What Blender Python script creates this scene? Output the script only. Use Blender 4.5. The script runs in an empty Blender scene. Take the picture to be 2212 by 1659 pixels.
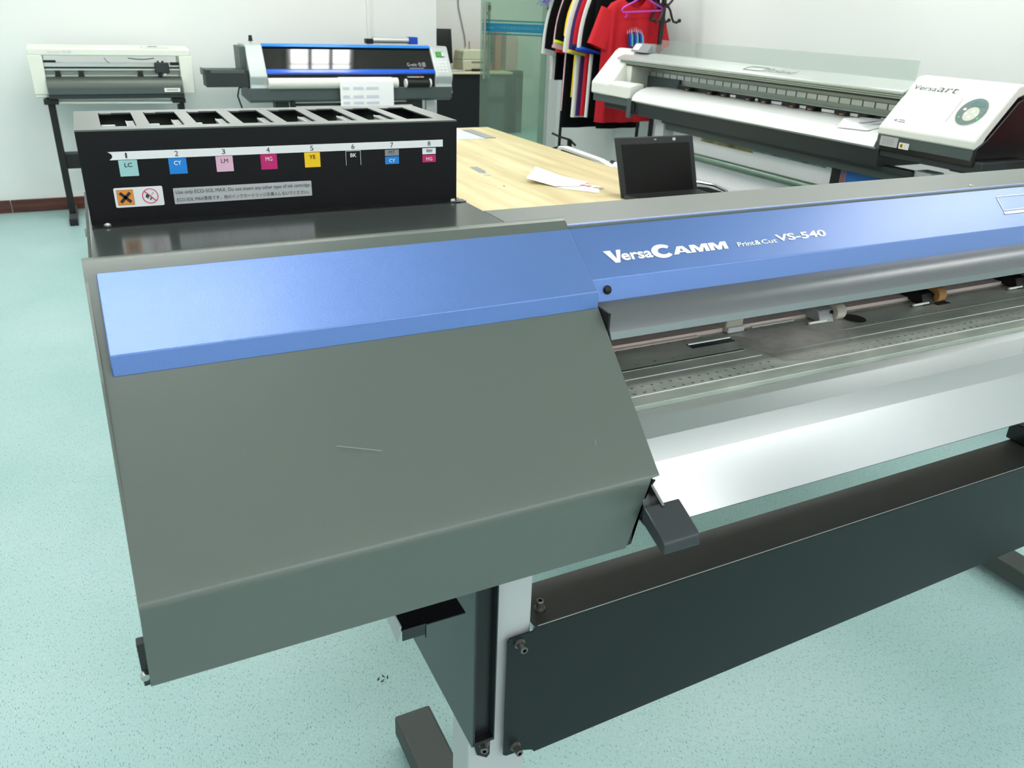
import bpy, bmesh, math, random
from mathutils import Vector, Matrix
random.seed(7)
S = bpy.context.scene
COL = S.collection
V = Vector
PI = math.pi

# ------------------------------------------------------------------ materials
def lin(c):
    return tuple((x/12.92 if x <= .04045 else ((x+.055)/1.055)**2.4) for x in (c[0]/255, c[1]/255, c[2]/255)) + (1,)

MATS = {}
def mat(name, rgb, rough=.5, metal=0., spec=.5, coat=0., emit=0., alpha=1., trans=0., bump=None, var=None, ior=1.45, coatr=.1):
    """rgb is sRGB 0-255; bump=(scale,strength); var=(scale,amount,rgb2) object-space noise colour variation"""
    m = bpy.data.materials.new(name); m.use_nodes = True
    nt = m.node_tree; b = nt.nodes['Principled BSDF']
    b.inputs['Base Color'].default_value = lin(rgb)
    b.inputs['Roughness'].default_value = rough
    b.inputs['Metallic'].default_value = metal
    b.inputs['Specular IOR Level'].default_value = spec
    b.inputs['Coat Weight'].default_value = coat
    b.inputs['Coat Roughness'].default_value = coatr
    b.inputs['Transmission Weight'].default_value = trans
    b.inputs['IOR'].default_value = ior
    b.inputs['Alpha'].default_value = alpha
    if emit:
        b.inputs['Emission Color'].default_value = lin(rgb); b.inputs['Emission Strength'].default_value = emit
    tc = nt.nodes.new('ShaderNodeTexCoord')
    if bump:
        n = nt.nodes.new('ShaderNodeTexNoise'); n.inputs['Scale'].default_value = bump[0]; n.inputs['Detail'].default_value = 3
        bp = nt.nodes.new('ShaderNodeBump'); bp.inputs['Strength'].default_value = bump[1]; bp.inputs['Distance'].default_value = .002
        nt.links.new(tc.outputs['Object'], n.inputs['Vector']); nt.links.new(n.outputs['Fac'], bp.inputs['Height'])
        nt.links.new(bp.outputs['Normal'], b.inputs['Normal'])
    if var:
        n = nt.nodes.new('ShaderNodeTexNoise'); n.inputs['Scale'].default_value = var[0]; n.inputs['Detail'].default_value = 4
        mx = nt.nodes.new('ShaderNodeMix'); mx.data_type = 'RGBA'
        mp = nt.nodes.new('ShaderNodeMapRange'); mp.inputs['From Min'].default_value = .35; mp.inputs['From Max'].default_value = .7
        mp.inputs['To Max'].default_value = var[1]
        nt.links.new(tc.outputs['Object'], n.inputs['Vector']); nt.links.new(n.outputs['Fac'], mp.inputs['Value'])
        nt.links.new(mp.outputs['Result'], mx.inputs['Factor'])
        mx.inputs[6].default_value = lin(rgb); mx.inputs[7].default_value = lin(var[2])
        nt.links.new(mx.outputs[2], b.inputs['Base Color'])
    MATS[name] = m
    return m

M = {}
def D(k, *a, **kw): M[k] = mat(k, *a, **kw)
D('grey_paint', (89, 98, 93), .36, spec=.6, bump=(900, .05), var=(3, .35, (94, 103, 97)), coat=.4, coatr=.35)
D('lid_paint', (84, 92, 88), .36, spec=.6, coat=.4, coatr=.3)
D('dark_paint', (44, 50, 50), .4, spec=.5, bump=(900, .05))
D('plate_paint', (66, 73, 71), .2, spec=.7, coat=.4, coatr=.12)
D('black_paint', (22, 23, 26), .3, spec=.5)
D('label_black', (9, 9, 13), .45, spec=.3)
D('blue_metal', (96, 132, 202), .33, metal=.5, spec=.75, bump=(1000, .25), coat=.8, coatr=.3)
D('blue_light_edge', (150, 165, 215), .35, metal=.3)
D('smoke_cover', (114, 116, 120), .34, metal=.5, spec=.6)
D('smoke_lip', (112, 124, 126), .4, metal=.3)
D('apron', (186, 188, 190), .22, metal=.9, spec=.6)
D('white_label', (236, 236, 240), .45)
D('silver_label', (190, 192, 196), .35, metal=.2)
D('ink', (40, 40, 44), .5)
D('white_ink', (244, 244, 240), .5)
D('lc', (160, 208, 210), .4); D('cy', (20, 132, 222), .4); D('lm', (228, 182, 208), .4); D('mg', (196, 28, 112), .4)
D('ye', (250, 204, 10), .4); D('grey_l', (140, 142, 148), .4); D('orange_l', (232, 146, 58), .45); D('red_ring', (206, 30, 92), .4)
D('steel', (190, 190, 186), .25, metal=1.)
D('bolt_steel', (128, 126, 122), .35, metal=.8)
D('leg_grey', (188, 192, 194), .5)
D('foot_grey', (62, 68, 66), .55)
D('beam_top', (46, 47, 43), .5)
D('beam_front', (27, 33, 36), .36, spec=.35)
D('black_plastic', (18, 19, 20), .45)
D('knob_grey', (52, 56, 60), .33, spec=.6)
D('bay_inside', (18, 20, 22), .25)
D('clear_plastic', (190, 194, 196), .2, alpha=.75)
D('rail_pink', (246, 228, 220), .35)
D('beige_block', (206, 200, 186), .6)
D('roller_brown', (176, 132, 80), .6)
D('off_white', (226, 230, 226), .45)
D('apron_white', (232, 236, 236), .3, metal=.25)
D('off_white_low', (214, 220, 210), .45)
D('slate', (74, 86, 86), .45)
D('slate_dark', (40, 48, 50), .45)
D('ivory', (226, 230, 220), .45)
D('alu', (206, 212, 210), .34, metal=.55)
D('alu_green', (164, 176, 164), .4, metal=.35)
D('alu_dark', (92, 100, 94), .4, metal=.5)
D('rail_blue_bright', (10, 132, 232), .22, coat=.5)
D('rail_blue', (24, 92, 214), .22, coat=.5)
D('black_glass', (14, 15, 15), .06, spec=.7, coat=.6, coatr=.03)
D('lcd_green', (60, 150, 60), .3, emit=.25)
D('roll_white', (226, 226, 220), .5)
D('paper', (242, 243, 246), .6)
D('paper_mark', (206, 210, 224), .6)
D('red_ink', (222, 140, 148), .6)
D('grey_ink', (150, 152, 152), .6)
D('key_white', (236, 240, 236), .4)
D('panel_teal', (104, 124, 122), .35)
D('panel_lcd', (92, 128, 126), .25)
D('panel_beige', (196, 202, 188), .4)
D('led_green', (70, 190, 110), .3, emit=.3)
D('ridge', (196, 202, 196), .5)
D('red_fabric', (188, 8, 30), .75, bump=(60, .3))
D('red_satin', (214, 26, 30), .4)
D('black_fabric', (6, 7, 10), .9, spec=.2)
D('white_fabric', (226, 228, 228), .85)
D('cream_fabric', (232, 230, 218), .85)
D('pink_fabric', (232, 186, 198), .8)
D('orange_fabric', (250, 92, 30), .8)
D('yellow_fabric', (250, 214, 10), .8)
D('lime_fabric', (200, 232, 20), .8)
D('purple_fabric', (60, 34, 96), .8)
D('navy_fabric', (22, 34, 92), .8)
D('blue_fabric', (26, 76, 190), .8)
D('gold_trim', (214, 206, 60), .8)
D('lilac', (120, 100, 200), .6)
D('hanger_purple', (190, 60, 190), .35)
D('wire_black', (22, 20, 20), .4, spec=.5)
D('red_paint', (190, 8, 22), .3, spec=.5)
D('leaf', (52, 84, 46), .6)
D('yellow_plastic', (226, 206, 60), .5)
D('carton', (168, 92, 62), .8)
D('carton_pink', (186, 150, 140), .8)
D('beige_plastic', (176, 178, 152), .5)
D('beige_dark', (120, 120, 96), .5)
D('desk_black', (10, 12, 12), .5)
D('desk_top', (206, 196, 160), .5)
D('laptop_body', (34, 38, 40), .4)
D('laptop_screen', (9, 10, 10), .28, spec=.3)
D('laptop_silver', (176, 180, 180), .35, metal=.4)
D('film_stain', (196, 190, 150), .6, var=(9, .9, (96, 96, 30)))
D('film_blue', (150, 176, 186), .6, var=(14, .8, (60, 100, 130)))
D('poster_blue', (36, 110, 190), .5); D('poster_black', (16, 18, 20), .5); D('poster_orange', (190, 110, 70), .5)
D('pipe_green', (118, 140, 126), .3, metal=.5)
D('dust', (206, 200, 194), .9, alpha=.5, var=(22, .7, (150, 146, 142)))
D('dust_dark', (150, 148, 144), .7, alpha=.5)
D('chrome', (210, 212, 212), .12, metal=1.)
D('cable_grey', (120, 122, 120), .6)
D('door_blue', (10, 126, 166), .35); D('door_teal', (20, 128, 132), .35); D('door_txt', (90, 180, 196), .5)
D('jamb', (190, 196, 194), .6)
D('rubber', (20, 20, 20), .8)
D('fixture', (225, 225, 222), .4)
D('diffuser', (255, 255, 252), .5, emit=12.)

def glassmat(name, rgb, alpha, rough=.05):
    """thin pane: mix of transparent tint and glossy"""
    m = bpy.data.materials.new(name); m.use_nodes = True; nt = m.node_tree
    for n in list(nt.nodes): nt.nodes.remove(n)
    out = nt.nodes.new('ShaderNodeOutputMaterial'); mx = nt.nodes.new('ShaderNodeMixShader'); mx2 = nt.nodes.new('ShaderNodeMixShader')
    tr = nt.nodes.new('ShaderNodeBsdfTransparent'); tr.inputs[0].default_value = lin(rgb)
    gl = nt.nodes.new('ShaderNodeBsdfGlossy'); gl.inputs['Roughness'].default_value = rough
    df = nt.nodes.new('ShaderNodeBsdfDiffuse'); df.inputs[0].default_value = lin(rgb)
    lw = nt.nodes.new('ShaderNodeLayerWeight'); pw = nt.nodes.new('ShaderNodeMath'); pw.operation = 'POWER'; pw.inputs[1].default_value = 4
    fr = nt.nodes.new('ShaderNodeMath'); fr.operation = 'MULTIPLY_ADD'; fr.inputs[1].default_value = .7; fr.inputs[2].default_value = .04
    nt.links.new(lw.outputs['Facing'], pw.inputs[0]); nt.links.new(pw.outputs[0], fr.inputs[0])
    mx.inputs[0].default_value = alpha
    nt.links.new(tr.outputs[0], mx.inputs[1]); nt.links.new(df.outputs[0], mx.inputs[2])
    nt.links.new(fr.outputs[0], mx2.inputs[0]); nt.links.new(mx.outputs[0], mx2.inputs[1]); nt.links.new(gl.outputs[0], mx2.inputs[2])
    nt.links.new(mx2.outputs[0], out.inputs[0])
    M[name] = m
glassmat('acrylic', (238, 243, 240), .07)
glassmat('door_glass', (212, 230, 218), .16)

def floor_material():
    m = bpy.data.materials.new('vinyl_floor'); m.use_nodes = True; nt = m.node_tree; b = nt.nodes['Principled BSDF']
    L = nt.links.new
    tc = nt.nodes.new('ShaderNodeTexCoord')
    n1 = nt.nodes.new('ShaderNodeTexNoise'); n1.inputs['Scale'].default_value = 1.6; n1.inputs['Detail'].default_value = 3
    r1 = nt.nodes.new('ShaderNodeValToRGB'); r1.color_ramp.elements[0].position = .35; r1.color_ramp.elements[1].position = .7
    r1.color_ramp.elements[0].color = lin((158, 193, 191)); r1.color_ramp.elements[1].color = lin((171, 201, 201))
    L(tc.outputs['Object'], n1.inputs['Vector']); L(n1.outputs['Fac'], r1.inputs[0])
    prev = r1.outputs[0]
    for (sc, rot, th, col, amt) in ((340, .5, .325, (70, 126, 122), .8), (380, -.7, .32, (96, 148, 144), .7), (320, 1.6, .30, (200, 224, 221), .5)):
        mp = nt.nodes.new('ShaderNodeMapping'); mp.inputs['Rotation'].default_value = (0, 0, rot); mp.inputs['Scale'].default_value = (1, .33, 1)
        nz = nt.nodes.new('ShaderNodeTexNoise'); nz.inputs['Scale'].default_value = sc; nz.inputs['Detail'].default_value = 0.6
        cr = nt.nodes.new('ShaderNodeValToRGB'); cr.color_ramp.elements[0].position = th-.05; cr.color_ramp.elements[1].position = th+.02
        cr.color_ramp.elements[0].color = (amt, amt, amt, 1); cr.color_ramp.elements[1].color = (0, 0, 0, 1)
        mx = nt.nodes.new('ShaderNodeMix'); mx.data_type = 'RGBA'; mx.inputs[7].default_value = lin(col)
        L(tc.outputs['Object'], mp.inputs['Vector']); L(mp.outputs[0], nz.inputs['Vector']); L(nz.outputs['Fac'], cr.inputs[0])
        L(cr.outputs[0], mx.inputs['Factor']); L(prev, mx.inputs[6]); prev = mx.outputs[2]
    L(prev, b.inputs['Base Color'])
    b.inputs['Roughness'].default_value = .33; b.inputs['Specular IOR Level'].default_value = .4
    M['floor'] = m
floor_material()

def streak_material(name, c1, c2, scale, axis_scale, rough, pos=(.35, .65)):
    m = bpy.data.materials.new(name); m.use_nodes = True; nt = m.node_tree; b = nt.nodes['Principled BSDF']; L = nt.links.new
    tc = nt.nodes.new('ShaderNodeTexCoord'); mp = nt.nodes.new('ShaderNodeMapping'); mp.inputs['Scale'].default_value = axis_scale
    nz = nt.nodes.new('ShaderNodeTexNoise'); nz.inputs['Scale'].default_value = scale; nz.inputs['Detail'].default_value = 3
    cr = nt.nodes.new('ShaderNodeValToRGB'); cr.color_ramp.elements[0].position = pos[0]; cr.color_ramp.elements[1].position = pos[1]
    cr.color_ramp.elements[0].color = lin(c1); cr.color_ramp.elements[1].color = lin(c2)
    L(tc.outputs['Object'], mp.inputs['Vector']); L(mp.outputs[0], nz.inputs['Vector']); L(nz.outputs['Fac'], cr.inputs[0]); L(cr.outputs[0], b.inputs['Base Color'])
    b.inputs['Roughness'].default_value = rough
    M[name] = m; return m
def dust_material():
    m = bpy.data.materials.new('dust_soft'); m.use_nodes = True; nt = m.node_tree; b = nt.nodes['Principled BSDF']; L = nt.links.new
    b.inputs['Base Color'].default_value = lin((206, 200, 196)); b.inputs['Roughness'].default_value = .9
    tc = nt.nodes.new('ShaderNodeTexCoord'); mp = nt.nodes.new('ShaderNodeMapping'); mp.inputs['Scale'].default_value = (6.5, 10.5, 0); mp.inputs['Location'].default_value = (.20*6.5, .108*10.5, 0)
    g = nt.nodes.new('ShaderNodeTexGradient'); g.gradient_type = 'SPHERICAL'; nz = nt.nodes.new('ShaderNodeTexNoise'); nz.inputs['Scale'].default_value = 26; nz.inputs['Detail'].default_value = 6
    ad = nt.nodes.new('ShaderNodeMath'); ad.operation = 'MULTIPLY_ADD'; ad.inputs[1].default_value = 1.5; sb = nt.nodes.new('ShaderNodeMath'); sb.operation = 'SUBTRACT'; sb.inputs[1].default_value = .55
    ml = nt.nodes.new('ShaderNodeMath'); ml.operation = 'MULTIPLY'; ml.use_clamp = True; ml.inputs[1].default_value = .62
    L(tc.outputs['Object'], mp.inputs['Vector']); L(mp.outputs[0], g.inputs[0]); L(tc.outputs['Object'], nz.inputs['Vector']); L(g.outputs['Fac'], ad.inputs[0]); L(nz.outputs['Fac'], ad.inputs[2]); L(ad.outputs[0], sb.inputs[0]); L(sb.outputs[0], ml.inputs[0]); L(ml.outputs[0], b.inputs['Alpha'])
    M['dust_soft'] = m
dust_material()
streak_material('table_wood', (200, 182, 132), (228, 213, 170), 3.0, (4, .35, 1), .4)
streak_material('base_wood', (70, 32, 26), (112, 60, 48), 5, (.5, 2, 6), .4)
streak_material('wall_paint', (228, 232, 231), (233, 237, 236), .7, (1, 1, 1), .75)
streak_material('wall_far', (196, 198, 192), (202, 204, 198), .7, (1, 1, 1), .8)
streak_material('ceiling_paint', (222, 222, 218), (228, 228, 224), .7, (1, 1, 1), .9)
def platen_material():
    m = streak_material('platen_alu', (158, 166, 158), (190, 194, 186), 8, (1, 2.5, 1), .42)
    nt = m.node_tree; b = nt.nodes['Principled BSDF']; b.inputs['Metallic'].default_value = .35
    nt.nodes['Noise Texture'].inputs['Detail'].default_value = 6
platen_material()

# ------------------------------------------------------------------ mesh builder
ROOT = {}
def wloc(o):
    p = V((0, 0, 0))
    while o is not None: p = p + o.location; o = o.parent
    return p

class MB:
    def __init__(s): s.v = []; s.f = []; s.mi = []; s.ms = []
    def m(s, k):
        if k not in s.ms: s.ms.append(k)
        return s.ms.index(k)
    def add(s, vs, fs, k):
        n = len(s.v); s.v += [V(p) for p in vs]; i = s.m(k)
        for f in fs: s.f.append([n+a for a in f]); s.mi.append(i)
        return s
    def box(s, x0, y0, z0, x1, y1, z1, k):
        vs = [(x, y, z) for x in (x0, x1) for y in (y0, y1) for z in (z0, z1)]
        return s.add(vs, [(0, 1, 3, 2), (4, 6, 7, 5), (0, 4, 5, 1), (2, 3, 7, 6), (0, 2, 6, 4), (1, 5, 7, 3)], k)
    def poly(s, pts, k): return s.add(pts, [list(range(len(pts)))], k)
    def prism(s, prof, a0, a1, k, axis='X', fn=None):
        """prof: closed polygon (a,b); axis X -> (y,z) profile, Y -> (x,z), Z -> (x,y)"""
        def P(t, q):
            p = {'X': (t, q[0], q[1]), 'Y': (q[0], t, q[1]), 'Z': (q[0], q[1], t)}[axis]
            return fn(p) if fn else p
        n = len(prof)
        vs = [P(a0, q) for q in prof] + [P(a1, q) for q in prof]
        fs = [list(range(n))[::-1], list(range(n, 2*n))] + [(i, (i+1) % n, n+(i+1) % n, n+i) for i in range(n)]
        return s.add(vs, fs, k)
    def sheet(s, prof, a0, a1, t, k, axis='X'):
        """open profile thickened by t (to the right of travel)"""
        n = len(prof); off = []
        for i in range(n):
            d = V((0, 0))
            if i > 0: d += (V(prof[i])-V(prof[i-1])).normalized()
            if i < n-1: d += (V(prof[i+1])-V(prof[i])).normalized()
            d.normalize(); off.append((prof[i][0]+d.y*t, prof[i][1]-d.x*t))
        P = lambda t, q: {'X': (t, q[0], q[1]), 'Y': (q[0], t, q[1]), 'Z': (q[0], q[1], t)}[axis]
        vs = [P(a0, q) for q in prof]+[P(a1, q) for q in prof]+[P(a0, q) for q in off]+[P(a1, q) for q in off]
        fs = []
        for i in range(n-1):
            fs += [(i, i+1, n+i+1, n+i), (2*n+i, 3*n+i, 3*n+i+1, 2*n+i+1), (i, 2*n+i, 2*n+i+1, i+1), (n+i, n+i+1, 3*n+i+1, 3*n+i)]
        fs += [(0, n, 3*n, 2*n), (n-1, 3*n-1, 4*n-1, 2*n-1)]
        fs[-1] = (n-1, 2*n+n-1, 3*n+n-1, n+n-1)
        s.add(vs, fs, k)
        return s
    def cyl(s, p0, p1, r, k, n=20, r2=None):
        p0 = V(p0); p1 = V(p1); d = (p1-p0).normalized(); r2 = r if r2 is None else r2
        a = d.orthogonal().normalized(); b = d.cross(a)
        vs = [p0+(a*math.cos(2*PI*i/n)+b*math.sin(2*PI*i/n))*r for i in range(n)] + [p1+(a*math.cos(2*PI*i/n)+b*math.sin(2*PI*i/n))*r2 for i in range(n)]
        fs = [list(range(n))[::-1], list(range(n, 2*n))] + [(i, (i+1) % n, n+(i+1) % n, n+i) for i in range(n)]
        return s.add(vs, fs, k)
    def tube(s, pts, r, k, n=8):
        pts = [V(p) for p in pts]; rings = []; a = None
        for i, p in enumerate(pts):
            d = ((pts[min(i+1, len(pts)-1)]-pts[max(i-1, 0)])).normalized()
            a = (a-d*a.dot(d)).normalized() if a is not None else d.orthogonal().normalized()
            b = d.cross(a); rr = r[i] if isinstance(r, (list, tuple)) else r
            rings.append([p+(a*math.cos(2*PI*j/n)+b*math.sin(2*PI*j/n))*rr for j in range(n)])
        vs = [q for g in rings for q in g]; fs = [list(range(n))[::-1], list(range((len(pts)-1)*n, len(pts)*n))]
        for i in range(len(pts)-1):
            fs += [(i*n+j, i*n+(j+1) % n, (i+1)*n+(j+1) % n, (i+1)*n+j) for j in range(n)]
        return s.add(vs, fs, k)
    def ball(s, c, r, k, nu=12, nv=8, sc=(1, 1, 1)):
        vs = [V(c)+V((0, 0, r*sc[2]))]
        for i in range(1, nv):
            t = PI*i/nv
            for j in range(nu): vs.append(V(c)+V((r*sc[0]*math.sin(t)*math.cos(2*PI*j/nu), r*sc[1]*math.sin(t)*math.sin(2*PI*j/nu), r*sc[2]*math.cos(t))))
        vs.append(V(c)-V((0, 0, r*sc[2]))); fs = [(0, 1+j, 1+(j+1) % nu) for j in range(nu)]
        for i in range(nv-2):
            fs += [(1+i*nu+j, 1+(i+1)*nu+j, 1+(i+1)*nu+(j+1) % nu, 1+i*nu+(j+1) % nu) for j in range(nu)]
        e = len(vs)-1; fs += [(e, 1+(nv-2)*nu+(j+1) % nu, 1+(nv-2)*nu+j) for j in range(nu)]
        return s.add(vs, fs, k)
    def build(s, name, parent=None, bevel=0, smooth=False, seg=2, ang=35, label=None, recalc=True):
        off = wloc(parent) if parent else V((0, 0, 0))
        me = bpy.data.meshes.new(name); me.from_pydata([tuple(p-off) for p in s.v], [], s.f)
        for k in s.ms: me.materials.append(M[k])
        for p, i in zip(me.polygons, s.mi): p.material_index = i; p.use_smooth = smooth
        if recalc:
            bm = bmesh.new(); bm.from_mesh(me); bmesh.ops.recalc_face_normals(bm, faces=bm.faces); bm.to_mesh(me); bm.free()
        me.validate(); me.update()
        o = bpy.data.objects.new(name, me); COL.objects.link(o)
        if parent: o.parent = parent
        if smooth:
            try: me.set_sharp_from_angle(angle=math.radians(ang))
            except Exception: pass
        if bevel:
            b = o.modifiers.new('bevel', 'BEVEL'); b.width = bevel; b.segments = seg; b.limit_method = 'ANGLE'; b.angle_limit = math.radians(28); b.harden_normals = False
            for p in me.polygons: p.use_smooth = True
            try: me.set_sharp_from_angle(angle=math.radians(28))
            except Exception: pass
        if label: o['label'] = label
        return o

def tag(o, label, cat, group=None, kind=None):
    o['label'] = label
    if cat: o['category'] = cat
    if group: o['group'] = group
    if kind: o['kind'] = kind
    return o
def thing(name, loc, label, cat, group=None):
    o = bpy.data.objects.new(name, None); COL.objects.link(o); o.location = loc; o.empty_display_size = .1
    tag(o, label, cat, group); return o
def struct(o, label=None):
    o['kind'] = 'structure'
    if label: o['label'] = label
    return o
def part_of(parent): return parent

def text_geo(s, bold=0., spacing=1.):
    cu = bpy.data.curves.new('t', 'FONT'); cu.body = s; cu.size = 1; cu.offset = bold; cu.fill_mode = 'FRONT'; cu.resolution_u = 3
    cu.space_character = spacing
    o = bpy.data.objects.new('t', cu); COL.objects.link(o)
    bpy.context.view_layer.update()
    me = bpy.data.meshes.new_from_object(o.evaluated_get(bpy.context.evaluated_depsgraph_get()))
    vs = [v.co.copy() for v in me.vertices]; fs = [list(p.vertices) for p in me.polygons]
    bpy.data.objects.remove(o); bpy.data.curves.remove(cu); bpy.data.meshes.remove(me)
    return vs, fs
def add_text(mb, s, origin, u, v, w, h, k, bold=0., off=.0006, shear=0., spacing=1.):
    """fit the string's ink box to w x h with its lower-left ink corner at origin"""
    vs, fs = text_geo(s, bold, spacing)
    if not vs: return
    x0 = min(p.x for p in vs); x1 = max(p.x for p in vs); y0 = min(p.y for p in vs); y1 = max(p.y for p in vs)
    u = V(u).normalized(); v = V(v).normalized(); n = u.cross(v).normalized(); O = V(origin)+n*off
    out = []
    for p in vs:
        a = (p.x-x0)/(x1-x0)*w; b = (p.y-y0)/(y1-y0)*h
        out.append(O+u*(a+shear*b)+v*b)
    mb.add(out, fs, k)
def plane_fn(origin, u, v):
    O = V(origin); u = V(u).normalized(); v = V(v).normalized(); n = u.cross(v).normalized()
    return lambda a, b, c=0.: O+u*a+v*b+n*c
def rrect(F, a0, b0, a1, b1, r, mb, k, off=.0004, t=0., n=4):
    pts = []
    for cx, cy, s0 in ((a1-r, b1-r, 0), (a0+r, b1-r, 1), (a0+r, b0+r, 2), (a1-r, b0+r, 3)):
        for i in range(n+1):
            an = (s0+i/n)*PI/2; pts.append((cx+r*math.cos(an), cy+r*math.sin(an)))
    mb.poly([F(p[0], p[1], off) for p in pts], k)
def ring(F, cx, cy, ro, ri, mb, k, off, n=32, ry=1.):
    vs = []
    for i in range(n):
        an = 2*PI*i/n; vs += [F(cx+ro*math.cos(an), cy+ro*ry*math.sin(an), off), F(cx+ri*math.cos(an), cy+ri*ry*math.sin(an), off)]
    mb.add(vs, [(2*i, 2*((i+1) % n), 2*((i+1) % n)+1, 2*i+1) for i in range(n)], k)
def disc(F, cx, cy, rx, ry, mb, k, off, n=28, rot=0.):
    c, s_ = math.cos(rot), math.sin(rot)
    mb.poly([F(cx+rx*math.cos(2*PI*i/n)*c-ry*math.sin(2*PI*i/n)*s_, cy+rx*math.cos(2*PI*i/n)*s_+ry*math.sin(2*PI*i/n)*c, off) for i in range(n)], k)
def bar(F, x0, y0, x1, y1, w, mb, k, off):
    d = V((x1-x0, y1-y0)).normalized(); n = V((-d.y, d.x))*w/2
    mb.poly([F(x0+n.x, y0+n.y, off), F(x0-n.x, y0-n.y, off), F(x1-n.x, y1-n.y, off), F(x1+n.x, y1+n.y, off)], k)
def hazard_cross(F, cx, cy, r, mb, k, off):
    bar(F, cx-r, cy-r, cx+r, cy+r, r*.62, mb, k, off); bar(F, cx-r, cy+r, cx+r, cy-r, r*.62, mb, k, off)
def cap_bolt(parent, p, d, r=.006, h=.012, name='bolt'):
    """socket head cap screw with washer standing out along d"""
    p = V(p); d = V(d).normalized(); mb = MB()
    mb.cyl(p, p+d*.0022, r*1.45, 'bolt_steel', 20); mb.cyl(p+d*.0022, p+d*.004, r*1.2, 'bolt_steel', 20)
    a = d.orthogonal().normalized(); b = d.cross(a); n = 18
    prof = [(r, .004), (r, h-.001), (r*.9, h), (r*.52, h), (r*.52, h-.005), (0.0001, h-.005)]
    vs = []
    for rr, hh in prof:
        for j in range(n): vs.append(p+d*hh+(a*math.cos(2*PI*j/n)+b*math.sin(2*PI*j/n))*rr)
    fs = []
    for i in range(len(prof)-1):
        for j in range(n): fs.append((i*n+j, i*n+(j+1) % n, (i+1)*n+(j+1) % n, (i+1)*n+j))
    mb.add(vs[:4*n], [f for f in fs if max(f) < 4*n], 'bolt_steel')
    mb.add(vs[3*n:], [tuple(i-3*n for i in f) for f in fs if min(f) >= 3*n], 'black_plastic')
    return mb.build(name, parent, smooth=True, ang=30)
def pan_screw(parent, p, d, r, k='steel'):
    p = V(p); d = V(d).normalized(); mb = MB(); a = d.orthogonal().normalized(); b = d.cross(a); n = 16
    prof = [(1.25*r, 0), (1.25*r, r*.12), (r, r*.14), (r*.95, r*.4), (r*.7, r*.68), (r*.35, r*.8), (.0001, r*.82)]
    vs = [p+d*h+(a*math.cos(2*PI*j/n)+b*math.sin(2*PI*j/n))*q for q, h in prof for j in range(n)]
    fs = [(i*n+j, i*n+(j+1) % n, (i+1)*n+(j+1) % n, (i+1)*n+j) for i in range(len(prof)-1) for j in range(n)]
    mb.add(vs, fs, k)
    bb = b.cross(d)
    mb.box(0, 0, 0, 0, 0, 0, 'black_plastic') if False else None
    return mb.build('screw', parent, smooth=True, ang=40)

# ================================================================== ROOM
XL, XR, YF, YB, ZC = -2.3, 3.95, -4.2, 6.99, 2.8
XC = 2.74
b = MB(); b.box(XL-.1, YF-.1, -.1, 7.0, 10.6, 0, 'floor'); struct(b.build('floor'), 'pale teal vinyl floor with fine darker flecks')
b = MB(); b.box(XL-.1, YF-.1, ZC, 7.0, 10.6, ZC+.1, 'ceiling_paint'); struct(b.build('ceiling'), 'white ceiling')
b = MB(); b.box(XL-.12, YB, 0, XC, YB+.14, ZC, 'wall_paint'); struct(b.build('wall_back'), 'white wall behind the two far machines')
b = MB(); b.box(3.85, YB, 0, XR+.1, YB+.16, ZC, 'wall_paint'); struct(b.build('wall_back_right'), 'narrow white wall strip right of the glass door')
b = MB(); b.box(XC, YB, 2.3, 3.85, YB+.14, ZC, 'wall_paint'); struct(b.build('wall_lintel'), 'white wall above the glass door')
b = MB(); b.box(XR, YF, 0, XR+.1, YB, ZC, 'wall_paint'); struct(b.build('wall_right'), 'white wall behind the clothes rack')
b = MB(); b.box(XL-.1, YF, 0, XL, YB, ZC, 'wall_paint'); struct(b.build('wall_left'))
# wall behind the viewer; added for fill light, two window openings
b = MB(); b.box(XL, YF-.1, 0, XR, YF, .9, 'wall_paint'); b.box(XL, YF-.1, 2.3, XR, YF, ZC, 'wall_paint')
for x0, x1 in ((XL, -1.7), (.2, .6), (2.5, 3.95)): b.box(x0, YF-.1, .9, x1, YF, 2.3, 'wall_paint')
struct(b.build('wall_front'))
for i, (x0, x1) in enumerate(((-1.7, .2), (.6, 2.5))):
    w = MB()
    for a0, a1 in ((x0, x0+.05), (x1-.05, x1), ((x0+x1)/2-.025, (x0+x1)/2+.025)): w.box(a0, YF-.08, .9, a1, YF-.02, 2.3, 'fixture')
    w.box(x0, YF-.08, .9, x1, YF-.02, .95, 'fixture'); w.box(x0, YF-.08, 2.25, x1, YF-.02, 2.3, 'fixture')
    struct(w.build('window_%d' % (i+1)))  # frames out of view, made up to go with the fill lights
# far room behind the glass door
b = MB(); b.box(XC-.14, 10.4, 0, 7.0, 10.5, ZC, 'wall_far'); struct(b.build('wall_far'), 'greyish wall of the room beyond the glass door')
b = MB(); b.box(6.3, YB+.16, 0, 6.4, 10.4, ZC, 'wall_far'); struct(b.build('wall_far_right'))
b = MB(); b.box(XC-.14, YB+.14, 0, XC, 10.4, ZC, 'wall_far'); struct(b.build('wall_far_left'))
# baseboards in lengths with pale joints
b = MB(); x = XL
while x < XC-.01:
    x1 = min(x+.83, XC); b.box(x+.003, YB-.014, 0, x1-.003, YB, .093, 'base_wood'); x = x1
struct(b.build('baseboard_back', bevel=.002), 'dark reddish brown skirting along the white wall')
b = MB(); b.box(XR-.014, YF, 0, XR, YB, .093, 'base_wood'); struct(b.build('baseboard_right'))
b = MB(); b.box(XL, YF, 0, XL+.014, YB-.014, .093, 'base_wood'); struct(b.build('baseboard_left'))
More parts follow.
